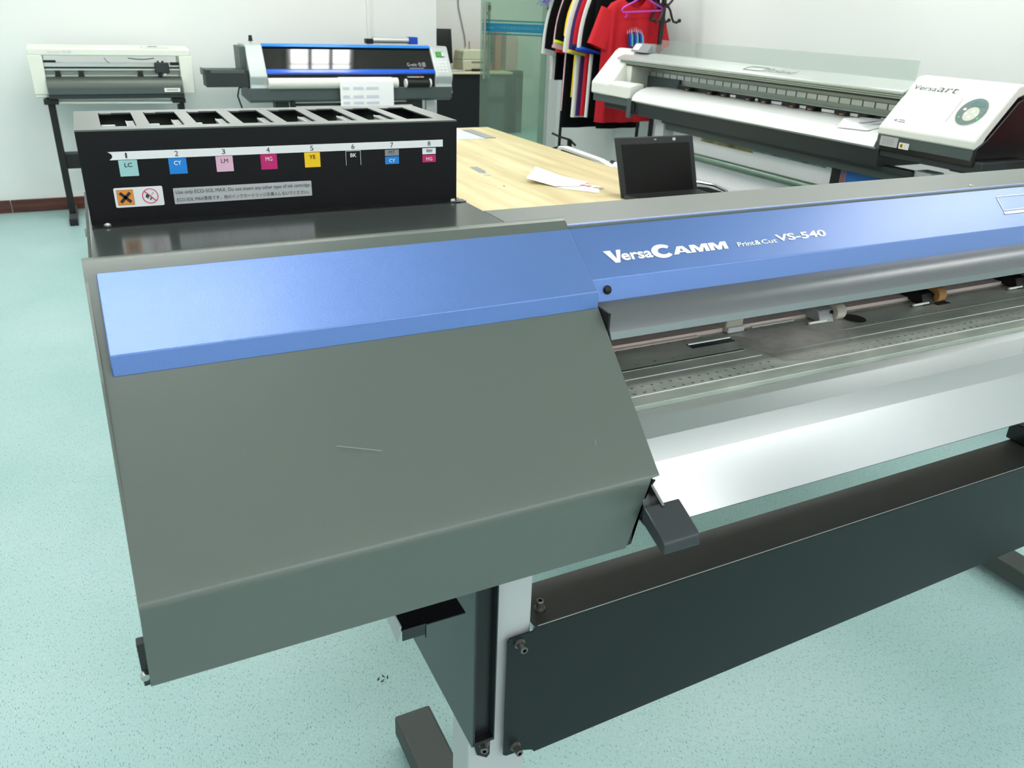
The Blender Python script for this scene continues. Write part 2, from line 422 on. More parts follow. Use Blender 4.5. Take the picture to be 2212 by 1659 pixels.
# thin vertical trim line on the wall above the blue printer
b = MB(); b.box(2.13, YB-.02, 1.2, 2.16, YB, ZC, 'wall_paint'); struct(b.build('trim_1'), 'thin white cable trunking up the white wall')

# glass door, ajar
dr = thing('door_1', (3.84, YB+.03, 0), 'green tinted glass door standing ajar with blue lettered band and steel bar handles', None); dr['kind'] = 'structure'
a = math.radians(42); du = V((-math.cos(a), math.sin(a), 0)); dn = V((-du.y, du.x, 0)); DL = .64; dO = V((3.84, YB+.04, 0))
def dP(s, z, c=0.): return dO+du*s+dn*c+V((0, 0, z))
b = MB(); vs = [dP(s, z, c) for s in (0, DL) for c in (-.005, .005) for z in (.02, 2.25)]
b.add(vs, [(0, 1, 3, 2), (4, 6, 7, 5), (0, 4, 5, 1), (2, 3, 7, 6), (0, 2, 6, 4), (1, 5, 7, 3)], 'door_glass'); b.build('door_glass', dr)
b = MB()
FD = plane_fn(dP(DL, 0), -du, (0, 0, 1))
b.poly([FD(.02, 1.300, .007), FD(DL-.01, 1.300, .007), FD(DL-.01, 1.372, .007), FD(.02, 1.372, .007)], 'door_blue')
for z in (1.274, 1.386): b.poly([FD(.02, z, .007), FD(DL-.01, z, .007), FD(DL-.01, z+.012, .007), FD(.02, z+.012, .007)], 'door_teal')
add_text(b, '广州市色盈数码科技有限公司', FD(.16, 1.322, .0075), -du, (0, 0, 1), .40, .028, 'door_txt', off=.0008)
add_text(b, 'G-win', FD(.05, 1.322, .0075), -du, (0, 0, 1), .08, .026, 'door_txt', off=.0008)
b.build('sticker_band', dr, recalc=False)
b = MB()
for c in (-.06, .06):
    b.cyl(dP(DL-.06, .89, c), dP(DL-.06, 1.545, c), .014, 'steel', 14)
    for z in (.99, 1.45): b.cyl(dP(DL-.06, z, 0), dP(DL-.06, z, c), .009, 'steel', 12)
b.build('door_handle', dr, smooth=True)
b = MB(); b.box(3.84, YB-.002, 0, 3.85, YB+.16, 2.3, 'jamb'); b.build('door_jamb', dr)
b = MB(); b.cyl(dP(DL-.075, 1.475, -.02), dP(DL-.075, 1.52, -.02), .016, 'black_plastic', 12); b.build('door_lock', dr)

# ceiling lights
for iy, yy in enumerate((-2.7, -1.5, .85, 2.82, 4.9)):
    for ix, xx in enumerate(((-1.0, .9, 2.8), (-1.2, .5, 2.0, 3.3), (-.15, 3.35), (-1.3, .35, 2.0, 3.2), (-1.1, .9, 2.9))[iy]):
        t = thing('ceiling_light', (xx, yy, ZC), 'recessed white ceiling light panel', 'ceiling light', 'ceiling lights')
        b = MB(); b.box(xx-.62, yy-.17, ZC-.02, xx+.62, yy+.17, ZC, 'fixture'); b.build('frame', t)
        b = MB(); b.box(xx-.59, yy-.14, ZC-.026, xx+.59, yy+.14, ZC-.0205, 'diffuser'); b.build('diffuser', t)
for xx in (-1.0, .45):  # extra panels out of view, added to brighten the back wall
    t = thing('ceiling_light', (xx, 5.85, ZC), 'recessed white ceiling light panel', 'ceiling light', 'ceiling lights')
    b = MB(); b.box(xx-.45, 5.68, ZC-.02, xx+.45, 6.02, ZC, 'fixture'); b.build('frame', t)
    b = MB(); b.box(xx-.42, 5.71, ZC-.026, xx+.42, 5.99, ZC-.0205, 'diffuser'); b.build('diffuser', t)
t = thing('ceiling_light', (2.04, 5.78, ZC), 'louvred square ceiling light with three tubes', 'ceiling light')
b = MB(); b.box(1.72, 5.42, ZC-.02, 2.36, 6.14, ZC, 'fixture')
for q in (1.929, 2.129): b.box(q, 5.44, ZC-.05, q+.012, 6.12, ZC-.02, 'slate')
for q in (5.62, 5.78, 5.94): b.box(1.74, q, ZC-.05, 2.34, q+.004, ZC-.02, 'grey_l')
b.build('frame', t)
for q in (1.835, 2.035, 2.235):
    b = MB(); b.box(q-.078, 5.45, ZC-.045, q+.078, 6.11, ZC-.022, 'diffuser'); b.build('tube', t)

# ================================================================== MAIN PRINTER
X0, X1 = -.036, .58
pr = thing('wide_format_printer', (1.2, 1.0, 0), 'large grey and blue print and cut machine in the foreground on its own stand', 'printer')
# left side cover: folded sheet with raised lip
def arc(cy, cz, r, a0, a1, n=6): return [(cy+r*math.cos(a0+(a1-a0)*i/n), cz+r*math.sin(a0+(a1-a0)*i/n)) for i in range(n+1)]
cover_prof = [(1.006, 1.196), (1.006, 1.2225), (1.0035, 1.2285), (.998, 1.2305), (.990, 1.2305), (.984, 1.2290), (.9775, 1.2235), (.968, 1.2140),
              (.874, 1.1255), (.715, .9700)] + arc(.7185, .9555, .0135, math.radians(138), PI, 7) + [(.705, .862)]
b = MB(); b.sheet(cover_prof, X0, X1, -.0025, 'grey_paint')
cov = b.build('side_cover', pr, smooth=True, ang=24)
# lower right corner of the front face is cut back for the lever
me = cov.data
for v in me.vertices:
    w = v.co+wloc(pr)
    if w.x > X1-.001 and w.z < .9612 and w.y < .72:
        t_ = (.9605-w.z)/(.9605-.862); v.co.x -= .014+.028*max(0, t_)
    if w.x < X0+.001 and w.z < .9: v.co.x -= .003
# left end cheek of the cover and its return flange
b = MB()
ck = [(1.006, 1.19), (1.006, 1.222), (.99, 1.229), (.9775, 1.222), (.872, 1.131), (.716, .968), (.7065, .955), (.7065, .865), (.76, .865), (.80, .93), (.95, 1.06), (.99, 1.12)]
b.prism(ck, X0+.0005, X0+.003, 'grey_paint'); b.build('end_cheek', pr)
# blue clip-on panel of the cover
b = MB()
bp_ = [(.9725, 1.2195), (.8825, 1.1545), (.8800, 1.1310), (.884, 1.1310), (.8865, 1.1520), (.9705, 1.2130)]
b.prism(bp_, X0+.012, X1-.0005, 'blue_metal'); b.build('cover_panel', pr, bevel=.0012, label='glossy blue panel of the side cover')
b = MB(); b.box(X0+.0075, .0, 0, X0+.0078, 0, 0, 'dark_paint') if False else None
# scratch on the cover face
n_ = V((0, -(1.1352-.97), (.872-.715))).normalized()*-1
FC = plane_fn((0, .715, .970), (1, 0, 0), (0, .157, .1617))
b = MB(); bar(FC, .187, .109, .236, .093, .0009, b, 'grey_l', .0007); b.build('scratch', pr, recalc=False)
b = MB(); bar(FC, .505, .045, .5065, .053, .0007, b, 'grey_l', .0007); b.build('scratch', pr, recalc=False)
# plates on top
b = MB(); b.box(-.026, .985, 1.214, .506, 1.43, 1.222, 'plate_paint'); b.build('top_plate', pr, bevel=.0012, label='dark glossy top plate carrying the cartridge box')
b = MB(); b.box(.5068, .975, 1.214, 2.45, 1.104, 1.222, 'grey_paint'); b.build('top_rail', pr, bevel=.0012)
b = MB(); b.box(-.030, 1.0, .87, -.026, 1.43, 1.218, 'dark_paint'); b.box(-.026, 1.43, .87, .506, 1.434, 1.222, 'dark_paint'); b.box(.502, 1.104, .87, .506, 1.43, 1.214, 'dark_paint')
b.box(.506, 1.096, .90, 2.45, 1.104, 1.214, 'dark_paint'); b.box(-.02, .93, .868, 2.45, 1.10, .90, 'dark_paint')
b.box(-.02, .80, .865, .545, .93, .875, 'dark_paint')
b.build('body_shell', pr)
# inner side wall right of the cover
b = MB(); b.prism([(.98, 1.205), (.90, 1.135), (.868, 1.105), (.722, .960), (.71, .90), (.74, .87), (.95, .87), (.98, 1.0)], .566, .572, 'black_paint'); b.build('inner_side_plate', pr)
# cartridge box
bx = MB()
YA, YZ_, ZT = 1.186, 1.388, 1.341; BX0, BX1 = -.023, .497
holes = []
b = MB()
b.box(BX0, YA, 1.222, BX1, YA+.002, ZT, 'label_black'); b.box(BX0, YA-.021, 1.222, BX1, YA, 1.2236, 'black_paint'); b.box(BX1, YA-.019, 1.222, BX1+.009, YA-.002, 1.2234, 'plate_paint')
box = b.build('cartridge_box', pr, label='black cartridge box with eight slots and colour chart')
b = MB()
b.box(BX0, YA+.002, 1.222, BX0+.002, YZ_, ZT, 'plate_paint'); b.box(BX1-.002, YA+.002, 1.222, BX1, YZ_, ZT, 'plate_paint'); b.box(BX0, YZ_-.002, 1.222, BX1, YZ_, ZT, 'plate_paint')
b.build('box_wall', box)
# slotted lid built as strips between the openings
b = MB(); SY0, SY1 = 1.214, 1.360
b.box(BX0, YA, ZT, BX1, SY0, ZT+.002, 'lid_paint'); b.box(BX0, SY1, ZT, BX1, YZ_, ZT+.002, 'lid_paint')
xs = [.0085+.0598*i for i in range(8)]; prev = BX0
for xx in xs: b.box(prev, SY0, ZT, xx, SY1, ZT+.002, 'lid_paint'); prev = xx+.043
b.box(prev, SY0, ZT, BX1, SY1, ZT+.002, 'lid_paint')
for xx in xs: b.box(xx+.002, SY1-.007, ZT, xx+.017, SY1, ZT+.002, 'lid_paint')
b.build('slotted_lid', box)
for i, xx in enumerate(xs):
    b = MB(); b.box(xx-.004, SY0-.004, 1.262, xx+.047, SY1+.004, 1.264, 'bay_inside'); b.box(xx-.005, SY0-.004, 1.262, xx-.003, SY1+.004, ZT-.0005, 'bay_inside')
    b.prism([(SY0, 1.264), (SY1, 1.264), (SY1, 1.30), (SY0+.06, 1.318), (SY0, 1.31)], xx+.004, xx+.039, 'bay_inside')
    sl = b.build('cartridge_slot', box, bevel=.001)
    if i < 7:
        b = MB(); b.prism([(SY0+.002, ZT-.012), (SY0+.085, ZT-.012), (SY0+.078, ZT-.0012), (SY0+.002, ZT-.0012)], xx+.0335, xx+.0425, 'clear_plastic'); b.box(xx+.0325, SY0+.002, ZT-.004, xx+.0335, SY0+.080, ZT-.0008, 'key_white'); b.build('slot_tab', sl, bevel=.0006)
    if i < 3:
        b = MB(); b.box(xx+.0005, SY0+.001, ZT-.006, xx+.018-.004*i, SY0+.040, ZT-.0025, 'clear_plastic'); b.box(xx+.0005, SY0+.040, ZT-.004, xx+.018-.004*i, SY0+.0415, ZT-.001, 'key_white'); b.build('slot_tab', sl, bevel=.001)
FB = plane_fn((0, YA, 0), (1, 0, 0), (0, 0, 1))
# chart bar with numbers
b = MB(); pts = [(.474, 1.3145), (.474, 1.3045), (.0085, 1.3045), (.0135, 1.3065), (.0145, 1.311), (.0125, 1.3145), (.0075, 1.3165)]
b.poly([FB(p[0], p[1], .0006) for p in ((.0115, 1.3048), (.474, 1.3048), (.474, 1.3152), (.0105, 1.3152), (.0145, 1.3125), (.0155, 1.310), (.0148, 1.3075))], 'white_label')
xm = [.0325, .093, .153, .2125, .2735, .3335, .3925, .4515]
for i, xx in enumerate(xm): add_text(b, str(i+1), FB(xx-.0023 if i else xx-.0018, 1.3068), (1, 0, 0), (0, 0, 1), .0046 if i else .0022, .0068, 'ink', off=.001)
b.build('chart_bar', box, recalc=False)
cols = [('LC', 'lc', 'ink'), ('CY', 'cy', 'white_ink'), ('LM', 'lm', 'ink'), ('MG', 'mg', 'white_ink'), ('YE', 'ye', 'ink'), ('BK', None, 'white_ink')]
for i, (tx, k, tk) in enumerate(cols):
    b = MB(); xx = xm[i]
    if k: rrect(FB, xx-.0112, 1.2835, xx+.0112, 1.3042, .0004, b, k, .0006, n=1)
    else:
        for q in ((xx-.0112, 1.2835, xx-.0107, 1.3042), (xx+.0107, 1.2835, xx+.0112, 1.3042), (xx-.0112, 1.3037, xx+.0112, 1.3042)):
            b.poly([FB(q[0], q[1], .0006), FB(q[2], q[1], .0006), FB(q[2], q[3], .0006), FB(q[0], q[3], .0006)], 'white_ink')
    add_text(b, tx, FB(xx-.0045, 1.2952), (1, 0, 0), (0, 0, 1), .0092, .0055, tk, off=.001, bold=0 if 'M' in tx else .014)
    b.build('colour_label', box, recalc=False)
for i, (t1, k1, c1, t2, k2, c2) in enumerate((('MT', 'grey_l', 'ink', 'CY', 'cy', 'white_ink'), ('WH', 'white_label', 'ink', 'MG', 'mg', 'white_ink'))):
    xx = xm[6+i]; b = MB()
    for z0, z1, tx, k, tk in ((1.2945, 1.3035, t1, k1, c1), (1.2825, 1.2935, t2, k2, c2)):
        rrect(FB, xx-.0108, z0, xx+.0108, z1, .0004, b, k, .0006, n=1)
        add_text(b, tx, FB(xx-.0048, z0+.0025), (1, 0, 0), (0, 0, 1), .0096, .0050, tk, off=.001, bold=0 if 'M' in tx else .012)
    b.build('colour_label', box, recalc=False)
# warning sticker
b = MB(); rrect(FB, .0098, 1.2432, .0695, 1.2690, .002, b, 'white_label', .0006)
rrect(FB, .0128, 1.2462, .0330, 1.2662, .0002, b, 'ink', .0008, n=1); rrect(FB, .0131, 1.2465, .0327, 1.2659, .0002, b, 'orange_l', .0010, n=1)
hazard_cross(FB, .0229, 1.2562, .0062, b, 'ink', .0013)
ring(FB, .0532, 1.2565, .0100, .0090, b, 'red_ring', .0013)
bar(FB, .0500, 1.2530, .0575, 1.2605, .0016, b, 'ink', .0009); bar(FB, .0505, 1.2535, .0570, 1.2600, .0010, b, 'white_label', .0010)
for (fx, fy) in ((.0482, 1.2575), (.0492, 1.2590), (.0500, 1.2570), (.0508, 1.2585)):
    b.poly([FB(fx-.0010, fy-.003, .0009), FB(fx+.0010, fy-.003, .0009), FB(fx+.0004, fy+.0018, .0009)], 'ink')
bar(FB, .0525, 1.2512, .0548, 1.2540, .0014, b, 'ink', .0009)
bar(FB, .0532-.0066, 1.2565+.0066, .0532+.0066, 1.2565-.0066, .0012, b, 'red_ring', .0014)
b.build('warning_sticker', box, recalc=False)
b = MB(); rrect(FB, .0825, 1.2432, .2695, 1.2648, .0012, b, 'silver_label', .0006)
add_text(b, 'Use only ECO-SOL MAX. Do not insert any other type of ink cartridge.', FB(.0855, 1.2552), (1, 0, 0), (0, 0, 1), .1825, .0064, 'ink', off=.001)
add_text(b, 'ECO-SOL MAX専用です。他のインクカートリッジを挿入しないでください。', FB(.0860, 1.2462), (1, 0, 0), (0, 0, 1), .1790, .0058, 'ink', off=.001)
b.build('notice_sticker', box, recalc=False)
for xx, yy in ((-.004, 1.176), (.486, 1.176)): pan_screw(box, (xx, yy, 1.2236), (0, 0, 1), .0045)
b = MB(); b.cyl((-.0300, 1.24, 1.2), (-.034, 1.24, 1.2), .006, 'steel', 12); b.build('screw', pr)

# long blue front panel
BA, BB_, BC = (.979, 1.2215), (.905, 1.1640), (.896, 1.1290)
b = MB(); b.prism([BA, BB_, BC, (.900, 1.1270), (.910, 1.162), (.979, 1.2155)], X1-.03, 2.45, 'blue_metal'); fp = b.build('front_panel', pr, bevel=.0012, label='blue front panel with white lettering')
b = MB(); b.box(.58, .9775, 1.2200, 2.45, .984, 1.2236, 'blue_light_edge'); b.build('edge_strip', fp, bevel=.0006)
bu = V((1, 0, 0)); bv = (V((0, BA[0], BA[1]))-V((0, BB_[0], BB_[1]))).normalized()
FP = plane_fn((0, BB_[0], BB_[1]), bu, bv)
def vv(z): return (z-BB_[1])/bv.z
b = MB()
lb_ = vv(1.1782); b.poly([FP(.6185, lb_+.0215, .0006), FP(.6310, lb_, .0006), FP(.6390, lb_, .0006), FP(.6358, lb_+.0068, .0006), FP(.6303, lb_+.0215, .0006)], 'white_ink'); b.poly([FP(.6358, lb_+.0068, .0006), FP(.6390, lb_, .0006), FP(.6480, lb_+.0215, .0006), FP(.6402, lb_+.0215, .0006)], 'white_ink')
add_text(b, 'ersa', FP(.6445, vv(1.1795)), bu, bv, .0530, .0125, 'white_ink', bold=.028)
vs_ = []; n_c = 30; cx_, cy_ = .7165, vv(1.1782)+.01075
for i in range(n_c+1):
    an = math.radians(38+284*i/n_c); vs_ += [FP(cx_+.0190*math.cos(an), cy_+.0122*math.sin(an), .0006), FP(cx_+.0020+.0098*math.cos(an), cy_+.0058*math.sin(an), .0006)]
b.add(vs_, [(2*i, 2*i+2, 2*i+3, 2*i+1) for i in range(n_c)], 'white_ink')
lz = vv(1.1795); H_ = .0140
def lp_(pts, x0): b.poly([FP(x0+p, lz+q*H_, .0006) for p, q in pts], 'white_ink')
x0 = .7335
lp_([(0, 0), (.0095, 0), (.0115, .2), (.0135, .38), (.0165, .72), (.0165, 1), (.0110, 1)], x0); lp_([(.0330, 0), (.0235, 0), (.0215, .2), (.0195, .38), (.0165, .72), (.0165, 1), (.0220, 1)], x0); lp_([(.0115, .2), (.0215, .2), (.0195, .38), (.0135, .38)], x0)
for x0 in (.7665, .8020):
    lp_([(0, 0), (.0080, 0), (.0080, .55), (.0105, 1), (0, 1)], x0); lp_([(.0338, 0), (.0258, 0), (.0258, .55), (.0233, 1), (.0338, 1)], x0)
    lp_([(.0080, .62), (.0132, 0), (.0169, 0), (.0169, .52), (.0105, 1)], x0); lp_([(.0258, .62), (.0206, 0), (.0169, 0), (.0169, .52), (.0233, 1)], x0)
b.build('lettering', fp, recalc=False); b = MB()
add_text(b, 'Print', FP(.8555, vv(1.1800)), bu, bv, .0330, .0085, 'white_ink', bold=.02)
add_text(b, '&', FP(.8895, vv(1.1800)), bu, bv, .0120, .0085, 'white_ink', bold=.02)
add_text(b, 'Cut', FP(.9030, vv(1.1800)), bu, bv, .0310, .0085, 'white_ink', bold=.02)
add_text(b, 'VS-540', FP(.9350, vv(1.1808)), bu, bv, .1060, .0135, 'white_ink', bold=.03)
b.build('model_lettering', fp, recalc=False); b = MB()
for (q0, q1) in (((1.496, 1.188), (1.600, 1.2075)),):
    a0, c0, a1, c1 = q0[0], vv(q0[1]), q1[0], vv(q1[1]); sh = .10
    for s in ((a0, c0, a1, c0), (a0+.006, c1, a1+.006, c1), (a0, c0, a0+.006, c1), (a1, c0, a1+.006, c1)): bar(FP, *s, .0022, b, 'white_ink', .0008)
for s in ((1.606, vv(1.188), 1.612, vv(1.2075)), (1.606, vv(1.188), 1.64, vv(1.188)), (1.612, vv(1.2075), 1.65, vv(1.2075)), (1.64, vv(1.188), 1.65, vv(1.2075))): bar(FP, *s, .0022, b, 'white_ink', .0008)
bar(FP, 1.492, vv(1.1842), 1.66, vv(1.1842), .0062, b, 'white_ink', .0008)
add_text(b, 'Roland', FP(1.68, vv(1.186)), bu, bv, .16, .0225, 'white_ink', bold=.03)
b.build('maker_logo', fp, recalc=False)
b = MB(); c0 = V((.6055, .9008, 1.1485)); nn = V((0, -.968, .249)).normalized(); n = 18
a_ = nn.orthogonal().normalized(); b_ = nn.cross(a_)
prof = [(.0065, 0), (.0063, .002), (.0052, .0038), (.003, .005), (.0001, .0054)]
b.add([c0+nn*h+(a_*math.cos(2*PI*j/n)+b_*math.sin(2*PI*j/n))*q for q, h in prof for j in range(n)], [(i*n+j, i*n+(j+1) % n, (i+1)*n+(j+1) % n, (i+1)*n+j) for i in range(4) for j in range(n)], 'black_plastic')
b.build('button_plug', fp, smooth=True)
pan_screw(pr, (1.478, 1.0, 1.222), (0, 0, 1), .004)

# curved smoked front cover
cv = [(.8965, 1.1335), (.8900, 1.1320), (.8790, 1.1290), (.8690, 1.1235), (.8600, 1.1150), (.8530, 1.1050)]
b = MB(); b.sheet(cv, X1+.004, 2.42, -.003, 'smoke_cover'); fc = b.build('front_cover', pr, smooth=True, ang=60, label='curved smoke-grey flip-up front cover')
b = MB(); b.sheet([(.8530, 1.1050), (.8478, 1.0960)], X1+.004, 2.42, -.003, 'smoke_lip'); b.build('cover_lip', fc)
b = MB(); b.box(X1+.001, .855, 1.10, X1+.004, .8955, 1.132, 'black_plastic'); b.build('cover_end', fc)
# platen
b = MB(); b.box(.50, 0.7899, 1.0096, 2.42, 1.0018, 1.02, 'platen_alu'); pl_ = b.build('platen', pr, bevel=.0008, label='worn aluminium platen with rows of small suction holes')
PZ = 1.02   # platen surface height
b = MB()
for y0, w, x0, x1, k in ((0.8958, .0028, .50, 0.8713, 'alu_dark'), (0.9, .0014, 0.9339, 2.4, 'alu'), (0.8958, .0010, 0.9339, 2.4, 'alu_dark'), (0.8661, .0016, .50, 0.8818, 'white_label'), (0.8661, .0016, 0.9235, 2.4, 'white_label'), (0.8155, .0016, .50, 2.4, 'white_label'), (0.8927, .0012, .50, 0.8713, 'alu')):
    b.box(x0, y0-w/2, PZ-.0002, x1, y0+w/2, PZ+.0006, k)
b.build('guide_line', pl_)
def holes_(y, x0, dx, n, r=.0017, skip=()):
    for i in range(n):
        x = x0+dx*i
        if any(s0 < x < s1 for s0, s1 in skip): continue
        # a tiny raised rim with a dark throat: the suction hole
        ring(lambda p, q, c=0.: V((p, q, PZ+.0003+c)), x, y, r, r*.35, hm, 'alu', .0008, 10)
        disc(lambda p, q, c=0.: V((p, q, PZ+.0003+c)), x, y-r*.6, r*1.2, r*.6, hm, 'ink', .0002, 8)
hm = MB()
holes_(0.8411, 0.6209, 0.0168, 104, .0019, skip=((0.8818, 0.9548),)); holes_(0.8238, 0.6136, 0.0168, 104, .0019, skip=((0.8713, 0.9392),)); holes_(0.9099, 0.6762, 0.0332, 52, .0020); holes_(0.9637, 0.6762, 0.0323, 54, .0020)
h_ = hm.build('suction_hole', pl_, recalc=False); h_['kind'] = 'stuff'
b = MB(); b.box(0.7951, 0.9277, PZ-.0004, 0.8818, 0.9454, PZ+.0004, 'slate_dark'); b.cyl((0.7972, 0.9438, PZ+.0005), (0.8828, 0.9438, PZ+.0005), .0022, 'alu', 8); b.build('feed_slot', pl_)
for x in (1.3806, 1.6571):
    b = MB(); b.box(x-.012, 0.9277, PZ-.0004, x+.025, 0.9454, PZ+.0004, 'ink'); b.build('feed_slot', pl_)
b = MB(); disc(lambda p, q, c=0.: V((p, q, PZ+.0003+c)), 1.1562, 0.9339, .020, .0215, b, 'beam_top', .0004); b.build('round_sticker', pl_, recalc=False)  # flat dark disc laid over the platen
# dusty smear and scrap of film
FZ = lambda p, q, c=0.: V((p, q, PZ+.0003+c))
b = MB(); b.poly([FZ(x, y, .0009) for x, y in ((0.8818, 0.9517), (0.8995, 0.9444), (0.9444, 0.8765), (0.9705, 0.8296), (0.9444, 0.8202), (0.8974, 0.8348), (0.8818, 0.9078))], 'dust_dark'); b.build('film_scrap', pl_, recalc=False)
b = MB(); b.poly([FZ(x, y, .0011) for x, y in ((.84, .80), (1.17, .80), (1.17, .96), (.84, .96))], 'dust_soft'); b.build('dust_smear', pl_, recalc=False)
# rear rail and parts under the cover
b = MB(); b.box(.50, 0.9705, PZ, 2.42, 1.0101, PZ+.0068, 'rail_pink'); b.box(.50, 1.0101, PZ, 2.42, 1.09, PZ+.012, 'black_paint'); b.box(.50, 1.085, PZ, 2.42, 1.095, 1.214, 'black_paint')
b.build('rear_rail', pr)
b = MB(); b.box(.50, 0.9642, PZ+.0004, 0.8348, 0.9715, PZ+.0026, 'rail_pink'); b.box(0.9496, 0.9642, PZ+.0004, 1.0435, 0.9715, PZ+.0026, 'key_white'); b.build('edge_strip', pr)
b = MB(); b.box(0.8891, 0.9621, PZ+.0006, 0.9256, 0.9965, PZ+.023, 'beige_block'); b.box(0.8901, 0.9569, PZ+.0006, 0.9256, 0.9621, PZ+.0105, 'white_label'); b.build('media_clamp', pr, bevel=.002, label='cream media clamp block with white tape')
for x in (1.0957, 1.3566, 1.6331):
    b = MB(); b.prism([(0.9339, PZ+.0012), (0.9444, PZ+.021), (1.0122, PZ+.033), (1.0122, PZ+.005)], x-.020, x+.012, 'clear_plastic' if x < 1.2 else 'black_plastic')
    r_ = b.build('pinch_arm', pr, bevel=.0015)
    b = MB(); b.cyl((x+.0135, 0.9444, PZ+.0152), (x+.034, 0.9444, PZ+.0152), .0142, 'roller_brown' if x > 1.2 else 'beige_block', 24); b.cyl((x+.006, 0.9444, PZ+.0152), (x+.040, 0.9444, PZ+.0152), .004, 'black_plastic', 10); b.build('pinch_roller', r_, smooth=True)
    b = MB(); b.cyl((x-.045, 0.9371, PZ+.0042), (x-.004, 0.9371, PZ+.0042), .0023, 'key_white', 8); b.build('axle', r_)
# apron in bent facets
ap = [(0.7894, 1.0127), (0.7858, 1.0116), (0.7744, 1.0075), (0.7504, 0.9913), (0.7296, 0.9674), (0.684, 0.9022), (0.6866, 0.8989), (0.7096, 0.8989)]
b = MB(); b.sheet(ap, .556, 2.42, -.0025, 'apron'); b.build('media_apron', pr, smooth=True, ang=6, label='shiny pale media apron sloping down to the front')
b = MB(); b.box(.556, .735, .880, 2.42, .93, .890, 'dark_paint'); b.build('apron_underside', pr)
# black bracket beside the cover and the lever
b = MB(); b.prism([(.5644, .946), (.5690, .9580), (.5737, .9575), (.5665, .9468), (.5577, .9252), (.5503, .9144), (.5461, .9012), (.5458, .8663), (.5344, .8645)], .7055, .7085, 'black_paint', axis='Y')
b.box(.5685, .7085, .935, .5715, .74, .958, 'black_paint'); b.build('lever_bracket', pr)
b = MB(); b.prism([(.730, .945), (.7116, .9522), (.7038, .9526), (.6760, .9383), (.6800, .9240), (.700, .912), (.730, .915)], .5655, .5675, 'black_paint')
b.prism([(.7116, .9524), (.7038, .9528), (.6760, .9385), (.6764, .9375), (.7040, .9516), (.7116, .9512)], .5654, .5690, 'steel'); lv = b.build('loading_lever', pr)
b = MB(); b.prism([(.683, .9385), (.640, .9185), (.634, .9130), (.632, .9000), (.637, .8975), (.676, .9130), (.684, .920)], .5415, .5965, 'knob_grey'); b.build('lever_grip', lv, bevel=.0022, seg=3, label='dark grey plastic grip of the loading lever')
# small bracket and screw at the far left bottom
b = MB(); b.box(-.0475, .752, .822, -.036, .764, .880, 'dark_paint'); lb = b.build('side_bracket', pr, bevel=.0008)
b = MB(); b.cyl((-.0445, .752, .840), (-.0445, .744, .840), .0048, 'steel', 14); b.build('screw', lb, bevel=.001)
# bottle bracket under the cover
b = MB(); b.prism([(.785, .768), (.865, .768), (.865, .735), (.80, .727)], .2525, .2545, 'leg_grey'); b.box(.2545, .785, .758, .345, .865, .7595, 'black_paint'); b.box(.2545, .784, .744, .288, .7855, .762, 'slate_dark'); b.box(.286, .784, .738, .288, .80, .76, 'black_paint')
b.box(.2525, .84, .7600, .345, .865, .865, 'black_paint')
b.build('bottle_bracket', pr, bevel=.0005)

# stand
def leg(x0, x1):
    b = MB(); b.box(x0, .840, .08, x1, .905, .868, 'leg_grey'); return b.build('leg', pr, bevel=.003)
lg = leg(.3755, .4775); leg(2.18, 2.28)
def foot(x0, x1):
    b = MB(); b.box(x0, .545, .025, x1, 1.262, .080, 'foot_grey'); o = b.build('foot', pr, bevel=.006, seg=3)
    b = MB()
    for yy in (.60, 1.20): b.cyl(((x0+x1)/2, yy, 0), ((x0+x1)/2, yy, .0255), .022, 'rubber', 16)
    b.build('caster', o, smooth=True); return o
foot(.385, .467); foot(2.185, 2.27)
# side channel beam
b = MB(); b.box(.3735, .822, .452, .3755, 1.25, .862, 'slate')
b.box(.3755, .834, .458, .4105, .8385, .862, 'black_paint'); b.box(.4105, .822, .458, .4125, .8395, .862, 'slate_dark'); b.box(.3755, .8225, .452, .379, .834, .862, 'dark_paint')
b.box(.3755, .822, .452, .4125, .8385, .458, 'black_paint')
b.build('side_channel', pr)
b = MB(); b.prism([(.380, .456), (.4125, .456), (.4125, .404), (.407, .398), (.390, .412)], .8365, .8395, 'black_paint', axis='Y'); b.build('channel_tab', pr, bevel=.0005)
cap_bolt(pr, (.401, .8365, .433), (-.35, -1, 0), .0062, .016)
# crossbeam: front face with a folded top flange
b = MB()
fr = [(.433, .636), (.437, .6425), (.4775, .6425), (.4775, .6480), (.484, .6500), (.484, .6500), (2.26, .6612), (2.26, .436), (.4905, .380), (.486, .3865), (.467, .3945), (.452, .3945), (.438, .3955), (.433, .400)]
b.prism(fr, .8285, .8305, 'beam_front', axis='Y')
b.add([(.4785, .8285, .6505), (2.18, .8285, .6605), (2.18, .921, .6605), (.4785, .921, .6505), (.4785, .8285, .6485), (2.18, .8285, .6585), (2.18, .921, .6585), (.4785, .921, .6485)],
      [(0, 1, 2, 3), (4, 7, 6, 5), (0, 4, 5, 1), (1, 5, 6, 2), (2, 6, 7, 3), (3, 7, 4, 0)], 'beam_top')
cb = b.build('crossbeam', pr, label='black sheet metal crossbeam of the stand')
b = MB(); b.box(.4785, .8284, .6486, 2.18, .8292, .6502, 'grey_l') if False else None
b = MB(); b.add([(.484, .8280, .6500), (2.26, .8280, .6612), (2.26, .8290, .6625), (.484, .8290, .6512), ], [(0, 1, 2, 3)], 'grey_ink'); b.build('fold_edge', cb, recalc=False)
cap_bolt(pr, (.453, .8285, .628), (0, -1, 0), .0062, .018); cap_bolt(pr, (.454, .8285, .411), (0, -1, 0), .0062, .018)
cap_bolt(pr, (.5045, .862, .6508), (0, 0, 1), .0062, .016); cap_bolt(pr, (.4785, .885, .690), (1, 0, 0), .0062, .012)
